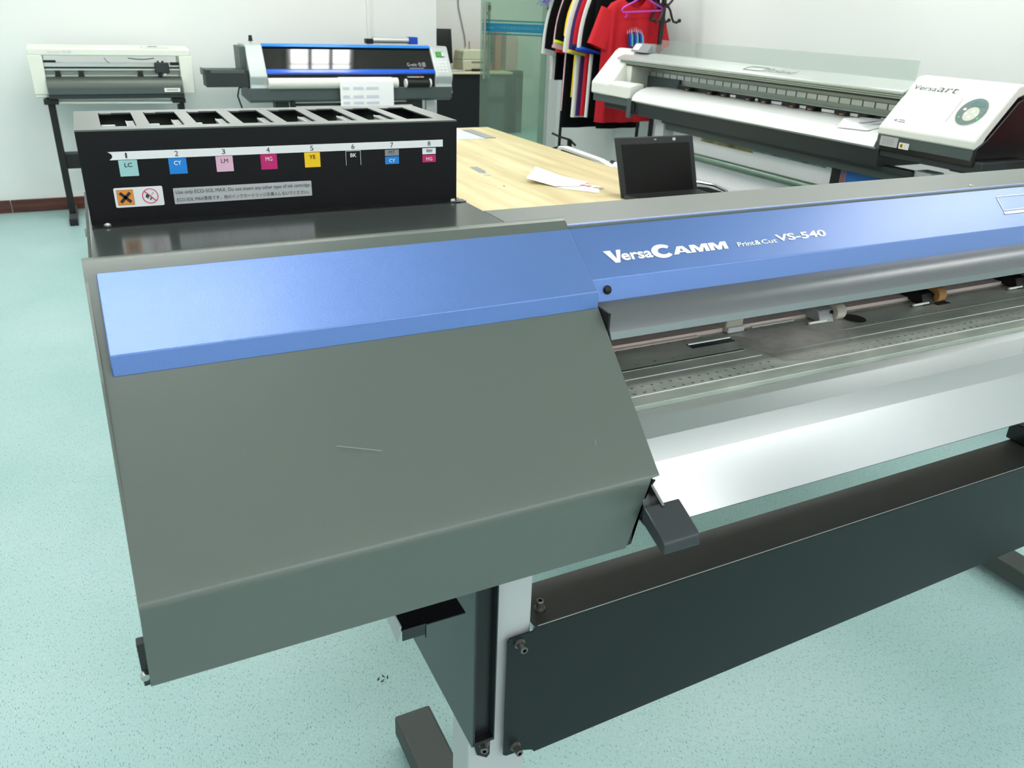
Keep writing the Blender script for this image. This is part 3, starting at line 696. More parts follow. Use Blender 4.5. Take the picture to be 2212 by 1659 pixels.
b = MB(); b.box(.478, .829, .632, .4835, .8345, .6498, 'leg_grey'); b.build('leg_tab', pr)
b = MB(); b.box(1.73, .88, .6602, 2.18, .93, .70, 'black_paint'); b.build('take_up_arm', pr, bevel=.003)

b = MB()
for (x, y, a_) in ((.415, 1.446, .3), (.430, 1.452, 1.2), (.422, 1.460, 2.1), (.408, 1.456, .8)):
    d = V((math.cos(a_), math.sin(a_), 0))*.006; n = V((-d.y, d.x, 0))*.35; p = V((x, y, .001))
    b.add([p-d, p+n, p+d+V((0, 0, .004)), p-n], [(0, 1, 2, 3)], 'slate_dark')
tag(b.build('paper_crumbs', recalc=False), 'tiny dark crumbs on the teal floor under the printer bracket', 'crumbs')

# ================================================================== LEFT CUTTING PLOTTER
cp = thing('cutting_plotter', (.2, 6.7, 0), 'white cutting plotter on a black T-leg stand, farthest left by the wall', 'plotter')
Y0 = 6.6
b = MB()
b.box(-.32, Y0, 1.112, .70, Y0+.05, 1.156, 'ivory'); b.prism([(Y0, 1.156), (Y0+.22, 1.172), (Y0+.22, 1.10), (Y0+.05, 1.112)], -.32, .70, 'ivory')
b.box(-.322, Y0-.002, .862, -.236, Y0+.24, 1.114, 'ivory'); b.box(.622, Y0-.002, .862, .708, Y0+.24, 1.114, 'ivory')
b.box(-.322, Y0+.0, .845, -.245, Y0+.2, .862, 'off_white_low')
b.build('housing', cp, bevel=.006)
b = MB(); b.box(-.236, Y0+.03, 1.015, .622, Y0+.06, 1.066, 'alu'); b.box(-.236, Y0+.027, 1.028, .622, Y0+.031, 1.040, 'black_paint'); b.box(-.236, Y0+.06, .985, .622, Y0+.075, 1.02, 'alu_green'); b.box(-.236, Y0+.028, 1.066, -.16, Y0+.06, 1.080, 'black_paint'); b.box(.56, Y0+.028, 1.05, .622, Y0+.06, 1.07, 'black_paint')
b.build('guide_rail', cp, bevel=.002)
b = MB(); b.box(.455, Y0-.005, 1.0, .55, Y0+.03, 1.07, 'slate_dark'); b.box(.47, Y0+.0, .975, .50, Y0+.02, 1.0, 'black_plastic'); b.box(.51, Y0+.0, .985, .525, Y0+.02, 1.0, 'key_white'); b.cyl((.48, Y0, 1.07), (.48, Y0, 1.082), .008, 'black_plastic'); b.cyl((.51, Y0, 1.07), (.51, Y0, 1.082), .008, 'black_plastic'); b.build('carriage', cp, bevel=.006)
b = MB(); b.tube([(.29+.17*i/8, Y0+.01, 1.098-.008*math.sin(PI*i/8)) for i in range(9)], .003, 'black_plastic'); b.tube([(.14, Y0+.01, 1.10), (.15, Y0+.01, 1.08), (.17, Y0+.015, 1.065)], .002, 'black_plastic'); b.build('cable', cp)
for x in (-.16, -.017, .357):
    b = MB(); b.prism([(x-.022, .975), (x-.014, 1.0), (x-.018, 1.012), (x+.018, 1.012), (x+.014, 1.0), (x+.02, .975)], Y0+.02, Y0+.05, 'black_plastic', axis='Y'); b.build('pinch_roller', cp, bevel=.003)
b = MB(); bed = [(Y0+.10, .968), (Y0+.02, .972), (Y0-.01, .960), (Y0-.03, .935), (Y0-.035, .905), (Y0-.03, .872), (Y0-.02, .842), (Y0, .836)]
b.sheet(bed, -.236, .622, .004, 'alu_dark')
for i in range(5): b.box(-.236, Y0-.012-.005*i, .958-.009*i, .622, Y0-.008-.005*i, .961-.009*i, 'slate')
b.box(-.236, Y0-.040, .868, .622, Y0-.034, .906, 'slate'); b.box(-.24, Y0-.032, .838, .626, Y0+.1, .866, 'slate_dark')
b.build('media_bed', cp, smooth=True)
b = MB(); b.box(.495, Y0-.0435, .878, .600, Y0-.0405, .904, 'white_label'); b.box(.51, Y0-.0440, .886, .585, Y0-.0436, .897, 'beige_plastic'); b.build('label_plate', cp)
b = MB(); rr = plane_fn((0, Y0-.0006, 0), (1, 0, 0), (0, 0, 1)); add_text(b, 'G-win 仓盛', rr(-.200, 1.127), (1, 0, 0), (0, 0, 1), .145, .018, 'ridge'); b.build('lettering', cp, recalc=False)
b = MB(); b.box(.39, Y0+.02, 1.1575, .57, Y0+.14, 1.170, 'off_white_low'); b.box(.43, Y0+.03, 1.170, .49, Y0+.09, 1.172, 'slate'); b.build('control_panel', cp, bevel=.003)
for s, x in enumerate((-.257, .578)):
    b = MB(); b.box(x, Y0+.02, .05, x+.044, Y0+.10, .838, 'black_plastic'); b.build('leg', cp, bevel=.003)
    b = MB(); b.box(x-.003, Y0-.17, 0, x+.05, Y0+.33, .045, 'foot_grey'); b.box(x-.004, Y0-.175, 0, x+.051, Y0-.15, .048, 'black_plastic'); b.build('foot', cp, bevel=.003)
b = MB(); b.box(-.213, Y0+.04, .36, .578, Y0+.07, .46, 'black_plastic'); b.cyl((-.213, Y0+.055, .46), (.578, Y0+.055, .46), .016, 'slate_dark'); b.build('crossbar', cp)
b = MB(); b.cyl((-.22, Y0+.0, .812), (.585, Y0+.0, .800), .008, 'roll_white', 12); b.cyl((-.22, Y0+.10, .812), (.585, Y0+.10, .800), .008, 'roll_white', 12); b.build('roll_bar', cp, smooth=True)
for x in (-.257, .56): 
    b = MB(); b.box(x-.02, Y0-.02, .80, x+.07, Y0+.12, .832, 'black_plastic'); b.build('roll_holder', cp, bevel=.003)

# ================================================================== BLUE-BLACK PRINTER AT THE WALL
ep = thing('banner_printer', (1.9, 6.6, 0), 'silver, blue and glossy black printer on a stand against the white wall', 'printer')
Yp = 6.35
def capP(x0, x1, name):
    b = MB()
    pf = [(Yp+.42, 1.20), (Yp+.15, 1.207), (Yp+.13, 1.20), (Yp+.0, 1.003), (Yp-.002, .99), (Yp+.015, .94), (Yp+.012, .892), (Yp+.0, .864), (Yp+.10, .852), (Yp+.42, .90)]
    b.prism(pf, x0, x1, 'off_white' if False else 'alu_green'); return b.build(name, ep, bevel=.006, smooth=True)
M['alu_green'] = M['alu_green']
D('cap_silver', (196, 204, 204), .35, metal=.25)
def cap2(x0, x1):
    b = MB(); pf = [(Yp+.42, 1.20), (Yp+.15, 1.207), (Yp+.13, 1.20), (Yp+.0, 1.003), (Yp-.002, .99), (Yp+.018, .94), (Yp+.012, .892), (Yp+.0, .866), (Yp+.10, .852), (Yp+.42, .90)]
    b.prism(pf, x0, x1, 'cap_silver'); return b.build('end_cap', ep, bevel=.006)
c1 = cap2(1.062, 1.184); c2 = cap2(2.483, 2.628)
FE = plane_fn((0, Yp+.0, 1.003), (1, 0, 0), (0, .13, .197)); 
b = MB(); rrect(FE, 2.518, .150, 2.585, .196, .003, b, 'slate', .003); rrect(FE, 2.522, .154, 2.567, .192, .001, b, 'lcd_green', .004); b.poly([FE(2.569, .155, .0042), FE(2.583, .160, .0042), FE(2.583, .190, .0042), FE(2.569, .193, .0042)], 'key_white')
b.build('display', c2, recalc=False); b = MB()
for i in range(4):
    for j in range(3): rrect(FE, 2.515+.030*j+.006*i*0, .100-.026*i, 2.533+.030*j, .112-.026*i, .004, b, 'key_white', .0035)
b.build('keypad', c2, recalc=False)
b = MB(); pf = [(Yp+.15, 1.195), (Yp+.02, 1.020), (Yp+.06, 1.01), (Yp+.40, 1.10), (Yp+.40, 1.195)]
b.prism(pf, 1.184, 2.483, 'black_glass'); win = b.build('window_cover', ep)
b = MB(); b.prism([(Yp+.16, 1.212), (Yp+.138, 1.208), (Yp+.128, 1.190), (Yp+.15, 1.186)], 1.184, 2.483, 'rail_blue_bright'); b.build('trim_rail', ep, bevel=.003)
b = MB(); b.prism([(Yp+.034, 1.045), (Yp+.022, 1.043), (Yp+.006, 1.020), (Yp+.012, 1.008), (Yp+.03, 1.010)], 1.184, 2.483, 'rail_blue'); b.build('trim_rail', ep, bevel=.003)
FW = plane_fn((0, Yp+.02, 1.020), (1, 0, 0), (0, .13, .175))
b = MB(); add_text(b, 'G-win 仓盛', FW(2.265, .050), (1, 0, 0), (0, .13, .175), .155, .040, 'grey_l', off=.002, bold=.02); bar(FW, 2.28, .036, 2.40, .036, .006, b, 'grey_l', .002); b.build('lettering', win, recalc=False)
b = MB(); b.box(1.184, Yp+.03, .85, 2.483, Yp+.40, 1.01, 'black_paint'); b.build('print_bay', ep)
b = MB(); b.cyl((1.184, Yp+.005, .948), (2.165, Yp+.005, .948), .038, 'roll_white', 24); b.box(1.19, Yp-.0, .975, 2.15, Yp+.04, .984, 'beige_plastic'); b.build('platen_roller', ep, smooth=True)
b = MB(); b.cyl((2.23, Yp+.0, .945), (2.44, Yp+.0, .945), .03, 'black_plastic'); 
for x in (2.225, 2.425): b.cyl((x, Yp, .945), (x+.012, Yp, .945), .032, 'key_white')
b.box(2.25, Yp-.005, .985, 2.38, Yp+.03, .993, 'alu'); b.box(2.34, Yp-.008, .985, 2.36, Yp+.03, .994, 'orange_l'); b.build('ink_head', ep, smooth=True)
b = MB(); b.prism([(Yp+.0, .915), (Yp+.0, .83), (Yp+.05, .812), (Yp+.40, .83), (Yp+.40, .93)], 1.05, 2.62, 'slate'); b.build('base_beam', ep, bevel=.004)
b = MB(); b.box(.765, Yp+.03, .922, 1.055, Yp+.22, 1.038, 'slate_dark'); b.box(.750, Yp+.05, 1.0, .766, Yp+.2, 1.044, 'slate'); b.box(.80, Yp+.028, 1.015, 1.03, Yp+.032, 1.038, 'slate'); b.build('ink_tank', ep, bevel=.004)
b = MB(); b.box(1.02, Yp+.1, .98, 1.063, Yp+.35, 1.19, 'slate'); b.build('side_box', ep, bevel=.004)
b = MB(); b.cyl((1.122, Yp+.2, 1.200), (1.122, Yp+.2, 1.226), .003, 'steel'); b.cyl((1.122, Yp+.2, 1.222), (1.122, Yp+.2, 1.262), .016, 'black_plastic', 14, r2=.011); b.build('tension_knob', ep)
b = MB(); b.tube([(1.03, Yp+.05, .93), (.985, Yp+.05, .915), (.970, Yp+.05, .86), (.985, Yp+.05, .80), (1.01, Yp+.05, .72), (1.04, Yp+.05, .60)], .006, 'black_plastic'); b.build('cable', ep, smooth=True)
for x in (1.235, 2.29):
    b = MB(); b.box(x, Yp+.06, .06, x+.10, Yp+.16, .83, 'slate_dark'); b.build('leg', ep, bevel=.003)
    b = MB(); b.box(x+.01, Yp-.12, 0, x+.09, Yp+.40, .058, 'slate_dark'); b.build('foot', ep, bevel=.004)
b = MB(); b.box(2.42, Yp+.05, .45, 2.49, Yp+.09, .83, 'leg_grey'); b.build('waste_bottle', ep, bevel=.006)
b = MB(); b.cyl((1.36, Yp+.03, .795), (2.29, Yp+.03, .795), .009, 'black_plastic', 10); b.cyl((1.36, Yp+.03, .775), (2.29, Yp+.03, .775), .010, 'roll_white', 10); b.box(1.34, Yp+.0, .77, 1.37, Yp+.06, .82, 'black_plastic'); b.build('take_up_bar', ep, smooth=True)
# printed sheet hanging out of it
b = MB(); prf = [(Yp+.03, .9885), (Yp+.005, .9890), (Yp-.022, .981), (Yp-.037, .965), (Yp-.040, .94), (Yp-.040, .85), (Yp-.041, .74)]
b.sheet(prf, 1.700, 2.118, -.0012, 'paper')
for z in (.905, .845, .80): 
    for x0, x1 in ((1.72, 1.77), (1.80, 1.88), (1.90, 2.0)): b.box(x0, Yp-.0418, z, x1, Yp-.0414, z+.018, 'paper_mark')
tag(b.build('printed_sheet', smooth=True), 'white printed sheet hanging from the front of the blue and black printer', 'paper')
# things lying on top of it
t = thing('film_roll', (2.2, 6.75, 1.21), 'silver wrapped roll with black and blue ends on top of the blue printer', 'roll')
b = MB(); b.cyl((2.10, 6.75, 1.235), (2.40, 6.75, 1.235), .024, 'alu', 16); b.build('tube', t, smooth=True)
b = MB(); b.box(2.04, 6.72, 1.208, 2.10, 6.78, 1.245, 'black_plastic'); b.build('end_cap', t, bevel=.004)
b = MB(); b.box(2.40, 6.71, 1.208, 2.47, 6.79, 1.262, 'blue_fabric'); b.build('end_cap', t, bevel=.004)

# ================================================================== LARGE WHITE PRINTER ALONG THE RIGHT WALL
vp = thing('solvent_printer', (3.35, 3.4, 0), 'long white and grey printer with a raised clear lid along the right wall', 'printer')
def slab(prof, y0, y1, k, name, bevel=.008, par=None, **kw):
    b = MB(); b.prism(prof, y0, y1, k, axis='Y'); return b.build(name, par or vp, bevel=bevel, **kw)
# right end cap: shell over a black body
capsh = [(3.0, 1.066), (3.0, 1.096), (3.176, 1.295), (3.215, 1.300), (3.40, 1.255), (3.55, 1.13), (3.53, 1.115), (3.39, 1.215), (3.22, 1.262), (3.185, 1.250), (3.06, 1.11), (3.035, 1.060)]
rc = slab(capsh, 2.06, 2.515, 'off_white', 'end_cap', .006, label='white right end cap with an oval control panel')
slab([(3.01, 1.0), (3.01, 1.07), (3.06, 1.10), (3.19, 1.238), (3.22, 1.25), (3.38, 1.205), (3.55, 1.08), (3.55, .98)], 2.055, 2.50, 'black_paint', 'body_end', .004)
slab([(3.006, 1.022), (3.006, 1.066), (3.04, 1.066), (3.1, 1.022)], 2.065, 2.515, 'slate', 'front_skirt', .003)
slab([(3.02, .975), (3.02, 1.022), (3.3, 1.022), (3.3, .975)], 2.02, 2.50, 'slate_dark', 'base_tray', .004)
su = V((0, -1, 0)); sv = V((.176, 0, .199)).normalized()
F2 = plane_fn((3.0, 0, 1.096), su, sv)   # first axis is -y
b = MB(); cy_, cx_ = -2.165, .127
disc(F2, cy_, cx_, .0605, .0675, b, 'ridge', .001); disc(F2, cy_, cx_, .0575, .0640, b, 'panel_teal', .0016)
disc(F2, cy_+.004, cx_-.011, .0300, .0330, b, 'panel_beige', .0022)
b.poly([F2(cy_-.026, cx_+.026, .0022), F2(cy_+.040, cx_+.026, .0022), F2(cy_+.030, cx_+.050, .0022), F2(cy_-.018, cx_+.050, .0022)], 'panel_lcd')
for (p, q) in ((.006, .002), (-.018, -.012), (.028, -.012), (.005, -.026)): disc(F2, cy_+p, cx_+q, .0058, .0055, b, 'key_white', .0030)
disc(F2, cy_-.034, cx_+.007, .0068, .0060, b, 'key_white', .0030)
for (p, q) in ((-.035, -.031), (.043, -.028)): disc(F2, cy_+p, cx_+q, .0045, .0045, b, 'led_green', .0030)
for (p, q) in ((.046, .010), (.046, -.001), (-.012, -.052)): bar(F2, cy_+p-.005, cx_+q, cy_+p+.005, cx_+q, .003, b, 'grey_l', .0030)
b.build('control_panel', rc, recalc=False)
b = MB(); add_text(b, 'Versa', F2(-2.497, .200), su, sv, .112, .022, 'slate', off=.001, shear=.25); add_text(b, 'art', F2(-2.380, .200), su, sv, .090, .025, 'slate', off=.001, shear=.25, bold=-.006)
b.build('lettering', rc, recalc=False); b = MB()
b.poly([F2(-2.470, .041, .001), F2(-2.452, .048, .001), F2(-2.452, .034, .001)], 'grey_l')
bar(F2, -2.445, .045, -2.415, .045, .004, b, 'grey_l', .001); bar(F2, -2.445, .036, -2.408, .036, .004, b, 'grey_l', .001)
b.build('arrow_sticker', rc, recalc=False)
b = MB(); bar(F2, -2.241, .066, -2.241, .183, .005, b, 'ridge', .001); b.build('grip_line', rc, recalc=False)
FS = plane_fn((3.0055, 0, 0), (0, -1, 0), (0, 0, 1))
b = MB(); rrect(FS, -2.495, 1.021, -2.405, 1.061, .003, b, 'silver_label', .002)
for i in range(5): bar(FS, -2.485, 1.054-.006*i, -2.420-.008*(i % 2), 1.054-.006*i, .0018, b, 'grey_ink', .0026)
b.build('rating_label', vp, recalc=False)
b = MB(); rrect(FS, -2.397, 1.021, -2.348, 1.046, .002, b, 'white_label', .002); rrect(FS, -2.391, 1.025, -2.377, 1.042, .001, b, 'ye', .0026); hazard_cross(FS, -2.384, 1.0335, .005, b, 'ink', .0032); ring(FS, -2.361, 1.0335, .008, .007, b, 'grey_l', .0026)
b.build('warning_sticker', vp, recalc=False)
# left end cap
lc_ = [(3.0, 1.010), (3.0, 1.080), (3.09, 1.185), (3.165, 1.270), (3.19, 1.287), (3.23, 1.287), (3.40, 1.24), (3.55, 1.08), (3.55, 1.0)]
lcap = slab(lc_, 4.64, 4.86, 'off_white', 'end_cap', .01, label='white left end cap with a light grey underside')
slab([(3.0, 1.012), (3.0, 1.085), (3.05, 1.100), (3.10, 1.100), (3.10, 1.012)], 4.40, 4.65, 'off_white', 'front_lip', .006)
slab([(3.12, 1.07), (3.12, 1.215), (3.18, 1.262), (3.4, 1.20), (3.5, 1.07)], 4.58, 4.65, 'off_white_low', 'inner_wall', .003)
slab([(3.012, .965), (3.012, 1.012), (3.4, 1.012), (3.4, .95)], 4.40, 4.845, 'slate', 'front_skirt', .004)
slab([(3.05, .93), (3.05, .965), (3.4, .965), (3.4, .93)], 4.30, 4.76, 'slate_dark', 'base_tray', .004)
# hood, rails and interior
slab([(3.095, 1.224), (3.095, 1.236), (3.11, 1.242), (3.20, 1.2725), (3.23, 1.274), (3.38, 1.22), (3.37, 1.21), (3.22, 1.262), (3.12, 1.234)], 2.51, 4.72, 'alu', 'hood', .003, label='satin aluminium hood')
b = MB()
for i, (x, z) in enumerate(((3.097, 1.220), (3.103, 1.211), (3.110, 1.202))): b.box(x, 2.515, z, x+.05, 4.69, z+.007, 'alu_green')
b.box(3.115, 2.515, 1.193, 3.26, 4.68, 1.201, 'black_paint'); b.build('hood_rail', vp, bevel=.002)
b = MB(); b.box(3.27, 2.50, 1.107, 3.285, 4.72, 1.196, 'alu_green'); b.box(3.262, 2.50, 1.136, 3.272, 4.72, 1.160, 'alu'); 
for i in range(30): b.box(3.2605, 2.56+.072*i, 1.134, 3.2625, 2.566+.072*i, 1.162, 'alu_dark')
for i in range(9): b.box(3.2685, 2.62+.24*i, 1.178, 3.2705, 2.632+.24*i, 1.186, 'alu_dark')
b.build('rail_beam', vp)
b = MB(); b.box(3.24, 2.50, 1.085, 3.26, 4.25, 1.107, 'black_paint'); b.box(3.25, 4.25, 1.07, 3.27, 4.72, 1.135, 'slate'); b.build('bay_shadow_plate', vp)  # black and slate strips inside the print bay
for i in range(10):
    y = 2.56+.165*i+(.04 if i % 2 else 0)
    b = MB(); b.box(3.205, y, 1.078, 3.24, y+.052, 1.104, 'black_plastic'); b.box(3.203, y+.014, 1.090, 3.206, y+.038, 1.096, 'roller_brown'); b.build('pinch_roller', vp, bevel=.002)
for i in range(7):
    b = MB(); b.box(3.236, 2.63+.18*i, 1.088, 3.2395, 2.71+.18*i, 1.101, 'key_white'); b.build('media_strip', vp)
b = MB(); pf = [(3.26, 1.080), (3.15, 1.084), (3.10, 1.080), (3.06, 1.068), (3.025, 1.050), (3.005, 1.030), (2.998, 1.012), (3.01, 1.004)]  # rolled front edge
b.sheet(pf, 2.515, 4.37, .004, 'apron_white', axis='Y'); b.build('media_apron', vp, smooth=True, ang=60)
b = MB(); b.prism([(3.3, 1.078), (3.06, 1.060), (3.02, 1.02), (3.01, 1.0), (3.3, 1.0)], 4.372, 4.40, 'black_paint', axis='Y'); b.box(3.0, 4.345, .93, 3.012, 4.375, 1.03, 'black_paint'); b.prism([(2.99, .905), (2.99, 1.02), (3.01, 1.02), (3.02, .905)], 4.37, 4.41, 'slate', axis='Y'); b.build('loading_lever', vp, bevel=.003)
slab([(3.02, .925), (3.01, 1.003), (3.3, 1.003), (3.3, .925)], 2.50, 4.35, 'slate_dark', 'front_beam', .003)
# transparent lid, raised
b = MB(); b.prism([(3.198, 1.272), (3.204, 1.354), (3.207, 1.354), (3.201, 1.272)], 2.546, 4.405, 'acrylic', axis='Y'); b.prism([(3.198, 1.272), (3.202, 1.327), (3.205, 1.327), (3.201, 1.272)], 4.405, 4.66, 'acrylic', axis='Y')
b.build('clear_lid', vp, recalc=True, label='raised transparent lid')
b = MB(); hv = V((.09, 0, .0305)).normalized(); FH = plane_fn((3.11, 0, 1.2425), (0, -1, 0), hv)
for q in ((-3.555, .018, -3.415, .018), (-3.54, .062, -3.40, .062), (-3.555, .018, -3.54, .062), (-3.415, .018, -3.40, .062)): bar(FH, *q, .006, b, 'slate', .001)
add_text(b, 'Roland', FH(-3.40, .016, 0), (0, -1, 0), hv, .19, .048, 'grey_ink', off=.001, shear=.4); b.build('lettering', vp, recalc=False)
# small label box on the left of the hood
b = MB(); b.prism([(3.165, 1.274), (3.205, 1.325), (3.23, 1.325), (3.23, 1.274)], 4.50, 4.68, 'grey_l', axis='Y'); b.prism([(3.172, 1.285), (3.199, 1.3195), (3.1975, 1.321), (3.1705, 1.2865)], 4.60, 4.665, 'white_label', axis='Y'); b.build('sensor_box', vp, bevel=.002)
# stand
for y0 in (4.13, 2.27):
    b = MB(); b.box(3.08, y0, .06, 3.16, y0+.085, .935, 'leg_grey'); b.build('leg', vp, bevel=.004)
    b = MB(); b.box(2.93, y0, 0, 3.55, y0+.08, .06, 'slate_dark'); b.build('foot', vp, bevel=.004)
slab([(3.095, .866), (3.095, .93), (3.11, .93), (3.11, .866)], 2.35, 4.13, 'slate', 'stand_panel', .003)
slab([(3.060, .905), (3.060, .93), (3.095, .93), (3.095, .905)], 2.35, 4.13, 'slate_dark', 'stand_ledge', .003)
b = MB(); b.box(3.2, 2.13, .94, 3.6, 2.28, .98, 'black_paint'); b.build('rear_bracket', vp)
# take-up pipe and film under the machine
b = MB(); b.cyl((3.10, 4.10, .752), (3.10, 2.36, .755), .022, 'pipe_green', 20); tag(b.build('take_up_pipe', smooth=True), 'long grey-green metal pipe slung under the white printer', 'pipe')
b = MB(); b.box(3.16, 2.86, .60, 3.163, 4.10, .868, 'paper')
b.box(3.157, 3.42, .835, 3.159, 3.86, .868, 'film_stain'); b.box(3.157, 2.90, .845, 3.159, 3.42, .868, 'film_blue')
tag(b.build('used_film', bevel=0), 'white backing film with yellow and blue ink stains hanging under the white printer', 'film')
t = thing('ink_poster', (3.15, 2.7, .6), 'blue poster with black and orange stripes behind the stand of the white printer', 'poster')
b = MB(); b.box(3.15, 2.56, .60, 3.154, 2.855, .868, 'poster_blue'); b.box(3.1485, 2.80, .60, 3.1499, 2.855, .868, 'poster_black')
for y in (2.765, 2.778, 2.791): b.box(3.1485, y, .60, 3.1499, y+.006, .868, 'poster_orange')
b.box(3.1485, 2.53, .60, 3.1499, 2.575, .868, 'poster_black'); b.build('print', t)
b = MB(); b.prism([(3.09, .63), (3.30, .60), (3.30, .585), (3.09, .615)], 2.36, 4.09, 'paper', axis='Y'); tag(b.build('media_sheet'), 'pale media sheet spread low between the legs of the white printer', 'paper')
# paper on the apron
b = MB(); pts = [(3.025, 2.76, 1.060), (3.035, 2.60, 1.066), (3.10, 2.545, 1.090), (3.20, 2.56, 1.098), (3.235, 2.66, 1.098), (3.20, 2.76, 1.097), (3.10, 2.80, 1.092)]
b.poly(pts, 'paper'); b.poly([(p[0], p[1], p[2]-.0015) for p in pts], 'paper')
b.poly([(3.085, 2.70, 1.0895), (3.09, 2.675, 1.0905), (3.165, 2.665, 1.0985), (3.16, 2.69, 1.0985)], 'paper_mark'); b.poly([(3.085, 2.64, 1.0895), (3.09, 2.625, 1.0905), (3.165, 2.615, 1.0985), (3.16, 2.63, 1.0985)], 'paper_mark')
tag(b.build('instruction_sheet', recalc=False), 'curled white printed leaflet lying on the apron of the white printer', 'paper')
# red press beyond it
rp = thing('heat_press', (3.3, 1.75, 0), 'red padded heat press at the right edge beside the white printer', 'heat press')
b = MB(); b.prism([(3.15, 1.045), (3.15, 1.075), (3.35, 1.26), (3.45, 1.27), (3.60, 1.22), (3.60, 1.045)], 1.25, 1.925, 'red_paint', axis='Y'); b.build('upper_housing', rp, bevel=.02, seg=3)
b = MB(); b.box(3.14, 1.24, 1.0, 3.6, 1.93, 1.045, 'black_plastic'); b.build('platen', rp, bevel=.01)
b = MB(); b.prism([(3.2, 0), (3.6, 0), (3.5, 1.0), (3.3, 1.0)], 1.45, 1.60, 'leg_grey', axis='Y'); b.build('stand', rp, bevel=.005)
b = MB(); b.prism([(3.22, .85), (3.22, 1.0), (3.30, 1.0)], 1.84, 1.86, 'leg_grey', axis='Y'); b.build('gusset', rp)

# ================================================================== TABLE
tb = thing('work_table', (1.6, 4.2, 0), 'large pale wood worktable behind the foreground printer', 'table')
b = MB(); b.box(.75, 1.75, .722, 2.445, 5.28, .75, 'table_wood'); b.build('tabletop', tb, bevel=.003)
for x in (.85, 2.28):
    for y in (1.9, 5.1):
        b = MB(); b.box(x, y, 0, x+.06, y+.06, .722, 'leg_grey'); b.build('leg', tb, bevel=.002)
zt = .7505
b = MB(); b.box(1.75, 4.78, zt, 2.20, 5.26, zt+.0015, 'paper_mark'); tag(b.build('paper_sheet'), 'pale grey sheet of paper at the far end of the wood table', 'paper')
b = MB(); b.add([(2.275, 5.16, zt), (2.205, 5.16, zt), (2.205, 4.785, zt), (2.275, 4.785, zt), (2.275, 5.16, zt+.004), (2.205, 5.16, zt+.004), (2.205, 4.785, zt+.004), (2.275, 4.785, zt+.004)], [(0, 1, 2, 3), (4, 7, 6, 5), (0, 4, 5, 1), (1, 5, 6, 2), (2, 6, 7, 3), (3, 7, 4, 0)], 'grey_ink')
tag(b.build('plastic_strip'), 'flat grey strip lying beside the pale paper on the wood table', 'strip')
b = MB(); b.add([(1.70, 3.89, zt), (1.74, 3.88, zt+.003), (1.73, 3.75, zt+.004), (1.71, 3.71, zt+.001), (1.69, 3.74, zt)], [(0, 1, 2, 3, 4)], 'grey_ink'); b.box(1.69, 3.66, zt, 1.715, 3.685, zt+.002, 'ridge'); tag(b.build('paper_scrap', recalc=False), 'small torn grey scrap on the wood table between the printer and the white sheets', 'scrap')
b = MB(); b.add([(1.662, 3.41, zt+.0008), (1.667, 3.413, zt+.0008), (1.666, 3.39, zt+.0008), (1.661, 3.388, zt+.0008)], [(0, 1, 2, 3)], 'ink'); tag(b.build('table_mark', recalc=False), 'tiny dark speck on the bare table top', 'mark')
# folded white sheet with curled corner
def curl(x, y):
    d = max(0, (3.50-y))*0
    return zt+.002
b = MB(); pts = [(1.955, 3.640, zt+.045), (2.085, 3.355, zt+.008), (1.990, 3.285, zt+.002), (1.885, 3.315, zt+.006), (1.800, 3.435, zt+.012)]
b.add([(1.955, 3.640, zt+.035), (1.80, 3.44, zt+.022), (2.02, 3.50, zt+.012), (1.85, 3.37, zt+.010), (2.088, 3.35, zt+.0035), (1.885, 3.312, zt+.003), (2.00, 3.275, zt+.003)], [(0, 1, 3, 2), (2, 3, 5, 4), (4, 5, 6)], 'paper')
tag(b.build('folded_sheet', recalc=False, smooth=True), 'white folded sheet with one curled corner on the wood table', 'paper')
b = MB(); b.poly([(1.875, 3.29, zt+.001), (2.015, 3.13, zt+.001), (2.098, 3.262, zt+.001), (2.06, 3.33, zt+.001), (1.95, 3.31, zt+.001)], 'paper')
a1 = V((2.035, 3.20, 0)); uu = V((.52, -.58, 0)).normalized(); 
FT = plane_fn((0, 0, zt+.0012), (1, 0, 0), (0, 1, 0))
for (x, y, k) in ((2.025, 3.300, 'red_ink'), (2.043, 3.275, 'red_ink'), (2.060, 3.235, 'grey_ink'), (2.072, 3.212, 'grey_ink')):
    rrect(FT, x-.014, y-.012, x+.016, y+.010, .003, b, k, .0028 if k == 'red_ink' else .0008)
tag(b.build('stamped_label_sheet', recalc=False), 'white label sheet with faded red and grey stamps under the folded sheet', 'paper')
# laptop
lp = thing('laptop', (2.3, 3.0, .75), 'open black laptop standing on the wood table behind the printer', 'laptop')
LF = plane_fn((2.048, 2.992, .752), (1, -.02, 0), (-.09, .24, 1))
def LP(a, b_, c=0.): return LF(a, b_, c)
lw, lh = .415, .262
def lslab(a0, b0, a1, b1, c0, c1, k, mb):
    vs = [LP(a, b_, c) for a in (a0, a1) for b_ in (b0, b1) for c in (c0, c1)]
    mb.add(vs, [(0, 1, 3, 2), (4, 6, 7, 5), (0, 4, 5, 1), (2, 3, 7, 6), (0, 2, 6, 4), (1, 5, 7, 3)], k)
b = MB(); lslab(0, 0, lw, lh, -.014, 0, 'laptop_body', b); ld = b.build('lid', lp, bevel=.006, seg=3)
b = MB(); lslab(.026, .012, lw-.026, lh-.032, .0, .0012, 'laptop_screen', b); b.build('screen', ld)
b = MB(); lslab(.20, lh-.018, .212, lh-.012, .0, .0014, 'grey_ink', b); lslab(lw-.115, lh-.022, lw-.10, lh-.010, 0, .0014, 'ridge', b); b.build('webcam', ld)
b = MB(); b.box(2.05, 2.74, .7515, 2.46, 2.985, .771, 'laptop_body'); bs = b.build('base', lp, bevel=.004)
b = MB(); b.box(2.07, 2.84, .771, 2.44, 2.96, .7722, 'black_plastic'); b.build('keyboard', bs)

